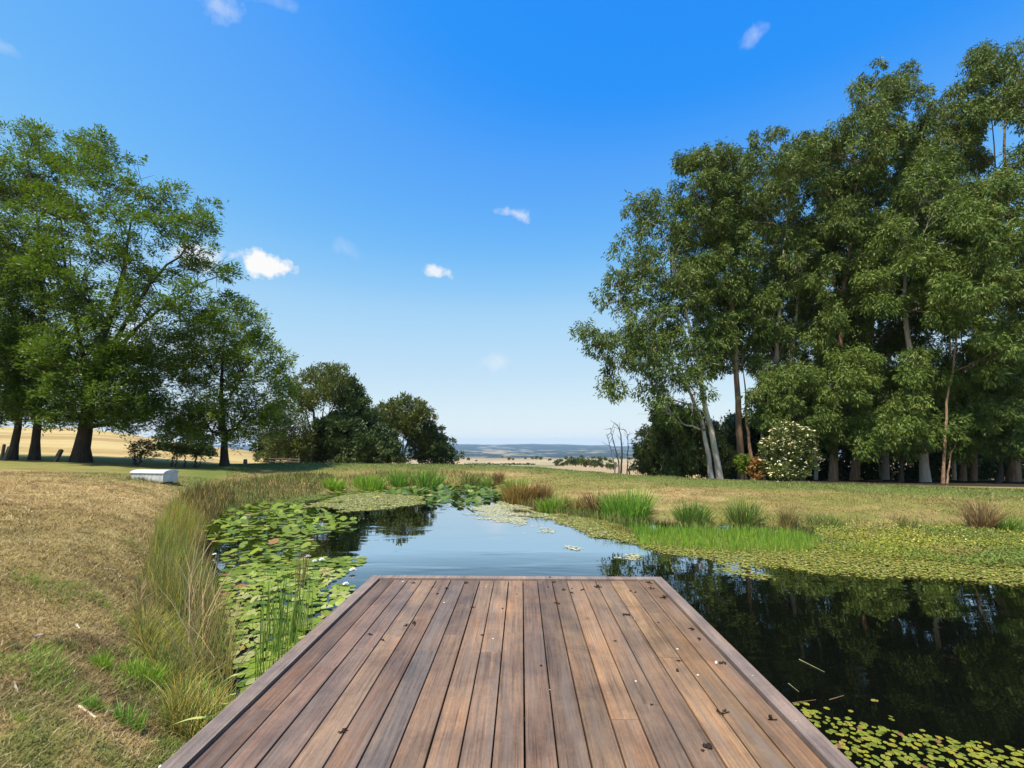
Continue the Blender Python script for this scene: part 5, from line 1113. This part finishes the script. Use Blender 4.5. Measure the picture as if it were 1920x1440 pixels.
# fence posts and rails
POSTM = bark_mat('weathered_post', (.10, .075, .055), (.17, .13, .10), (.24, .2, .16), (14, 14, 2))
def post(Y, base, tip, w_, label):
    a = at_y(*base, Y); a[2] = float(gz(a[0], a[1])) - .1; b = at_y(*tip, Y)
    d = nrm(b - a); s1 = nrm(np.cross(d, (0, 1., 0))); s2 = np.cross(d, s1); q = [(-1, -1), (1, -1), (1, 1), (-1, 1)]
    V = [a + (s1 * i + s2 * j) * w_ for i, j in q] + [b + (s1 * i + s2 * j) * w_ * .92 for i, j in q] + [b + d * .03 + (s1 * i + s2 * j) * w_ * .5 for i, j in q]
    mb = MB(); f = [(i + k, (i + 1) % 4 + k, (i + 1) % 4 + k + 4, i + k + 4) for k in (0, 4) for i in range(4)] + [(8, 9, 10, 11)]; mb.add(V, f)
    o = mb.build('fence_post', POSTM, loc=a); tag(o, label, 'post', 'old leaning fence posts')
post(19.5, (101, 869), (115, 844), .065, 'leaning weathered post between the broad and upright trunks')
post(19.5, (8, 862), (19, 838), .06, 'leaning weathered post against the leftmost trunk')
post(19.7, (3, 862), (8, 834), .04, 'thin dark post at the left edge of the view')
post(24, (460, 876), (460, 862), .07, 'short square stump of a post on the lawn right of the feathery tree')
t = empty('rail_fence', tuple(at_y(506, 868, 28)), 'short dark two-rail fence on the crest by the olive tree', 'fence')
for px in (506, 525, 543, 560):
    a = at_y(px, 875, 28 + (px - 506) * .02); b = at_y(px + 1, 858.5, 28 + (px - 506) * .02); a[2] = min(a[2], float(gz(a[0], a[1])) - .1)
    mb = MB(); tube(mb, [a, b], .055, 7); mb.build('post', POSTM, t)
for y0, y1 in ((860, 861.5), (865, 866)):
    mb = MB(); tube(mb, [at_y(504, y0, 27.93), at_y(530, y0 + .7, 28.4), at_y(562, y1, 29)], .035, 6); mb.build('rail', POSTM, t)

# fallen sticks, bark and floating reeds
STK = plain('bleached_wood', (.62, .54, .42), .8, .2, .2, 20); RDS = plain('wet_reed', (.22, .23, .10), .5, .4, .25, 20)
def stick(pts, r, label, name, m_, cat, z=None):
    P = np.array([(drop(a, b) + (0, 0, r * .8)) if z is None else at_z(a, b, z) for a, b in pts]); t_ = np.linspace(0, len(P) - 1, 7); P = np.stack([np.interp(t_, np.arange(len(P)), P[:, k]) for k in range(3)], 1)
    mb = MB(); tube(mb, P, np.linspace(r, r * .55, 7), 6); o = mb.build(name, m_, loc=P[0]); tag(o, label, cat)
stick([(376, 917), (390, 919.5)], .035, 'bleached short log on the bank right of the white box', 'fallen_log', STK, 'log')
stick([(62, 1196), (80, 1191)], .009, 'pale sliver of bark on the mown bank', 'bark_sliver', STK, 'bark')
stick([(26, 1281), (34, 1301)], .006, 'pale upright-lying wood splinter at the left edge', 'wood_splinter', STK, 'stick')
stick([(143, 1172), (149, 1180)], .007, 'tiny pale bark chip on the mown bank', 'bark_chip', STK, 'bark')
stick([(195, 1067), (215, 1070)], .008, 'thin pale stick on the bank near the reeds', 'fallen_stick', STK, 'stick')
stick([(148, 1326), (180, 1348)], .007, 'dry pale stick lying between the fresh green tufts', 'fallen_stick', STK, 'stick')
stick([(250, 1085), (277, 1093)], .007, 'dry straw stalk at the edge of the reeds', 'straw_stalk', STK, 'stick')
stick([(1498, 1236), (1546, 1260)], .0032, 'longest floating reed stem on the black water right of the deck', 'floating_reed', RDS, 'reed stem', .006)
stick([(1478, 1281), (1498, 1297)], .0025, 'short faint reed stem floating close to the right deck edge', 'floating_reed', RDS, 'reed stem', .006)
stick([(1555, 1312), (1582, 1304)], .0035, 'brown twig floating above the small yellow-green leaves', 'floating_twig', plain('wet_twig', (.16, .09, .05), .6, .3, .2, 20), 'twig', .008)
stick([(1485, 1318), (1530, 1312)], .0028, 'thin brown stalk floating at the deck edge by the small leaves', 'floating_stalk', bpy.data.materials['wet_twig'], 'stalk', .008)
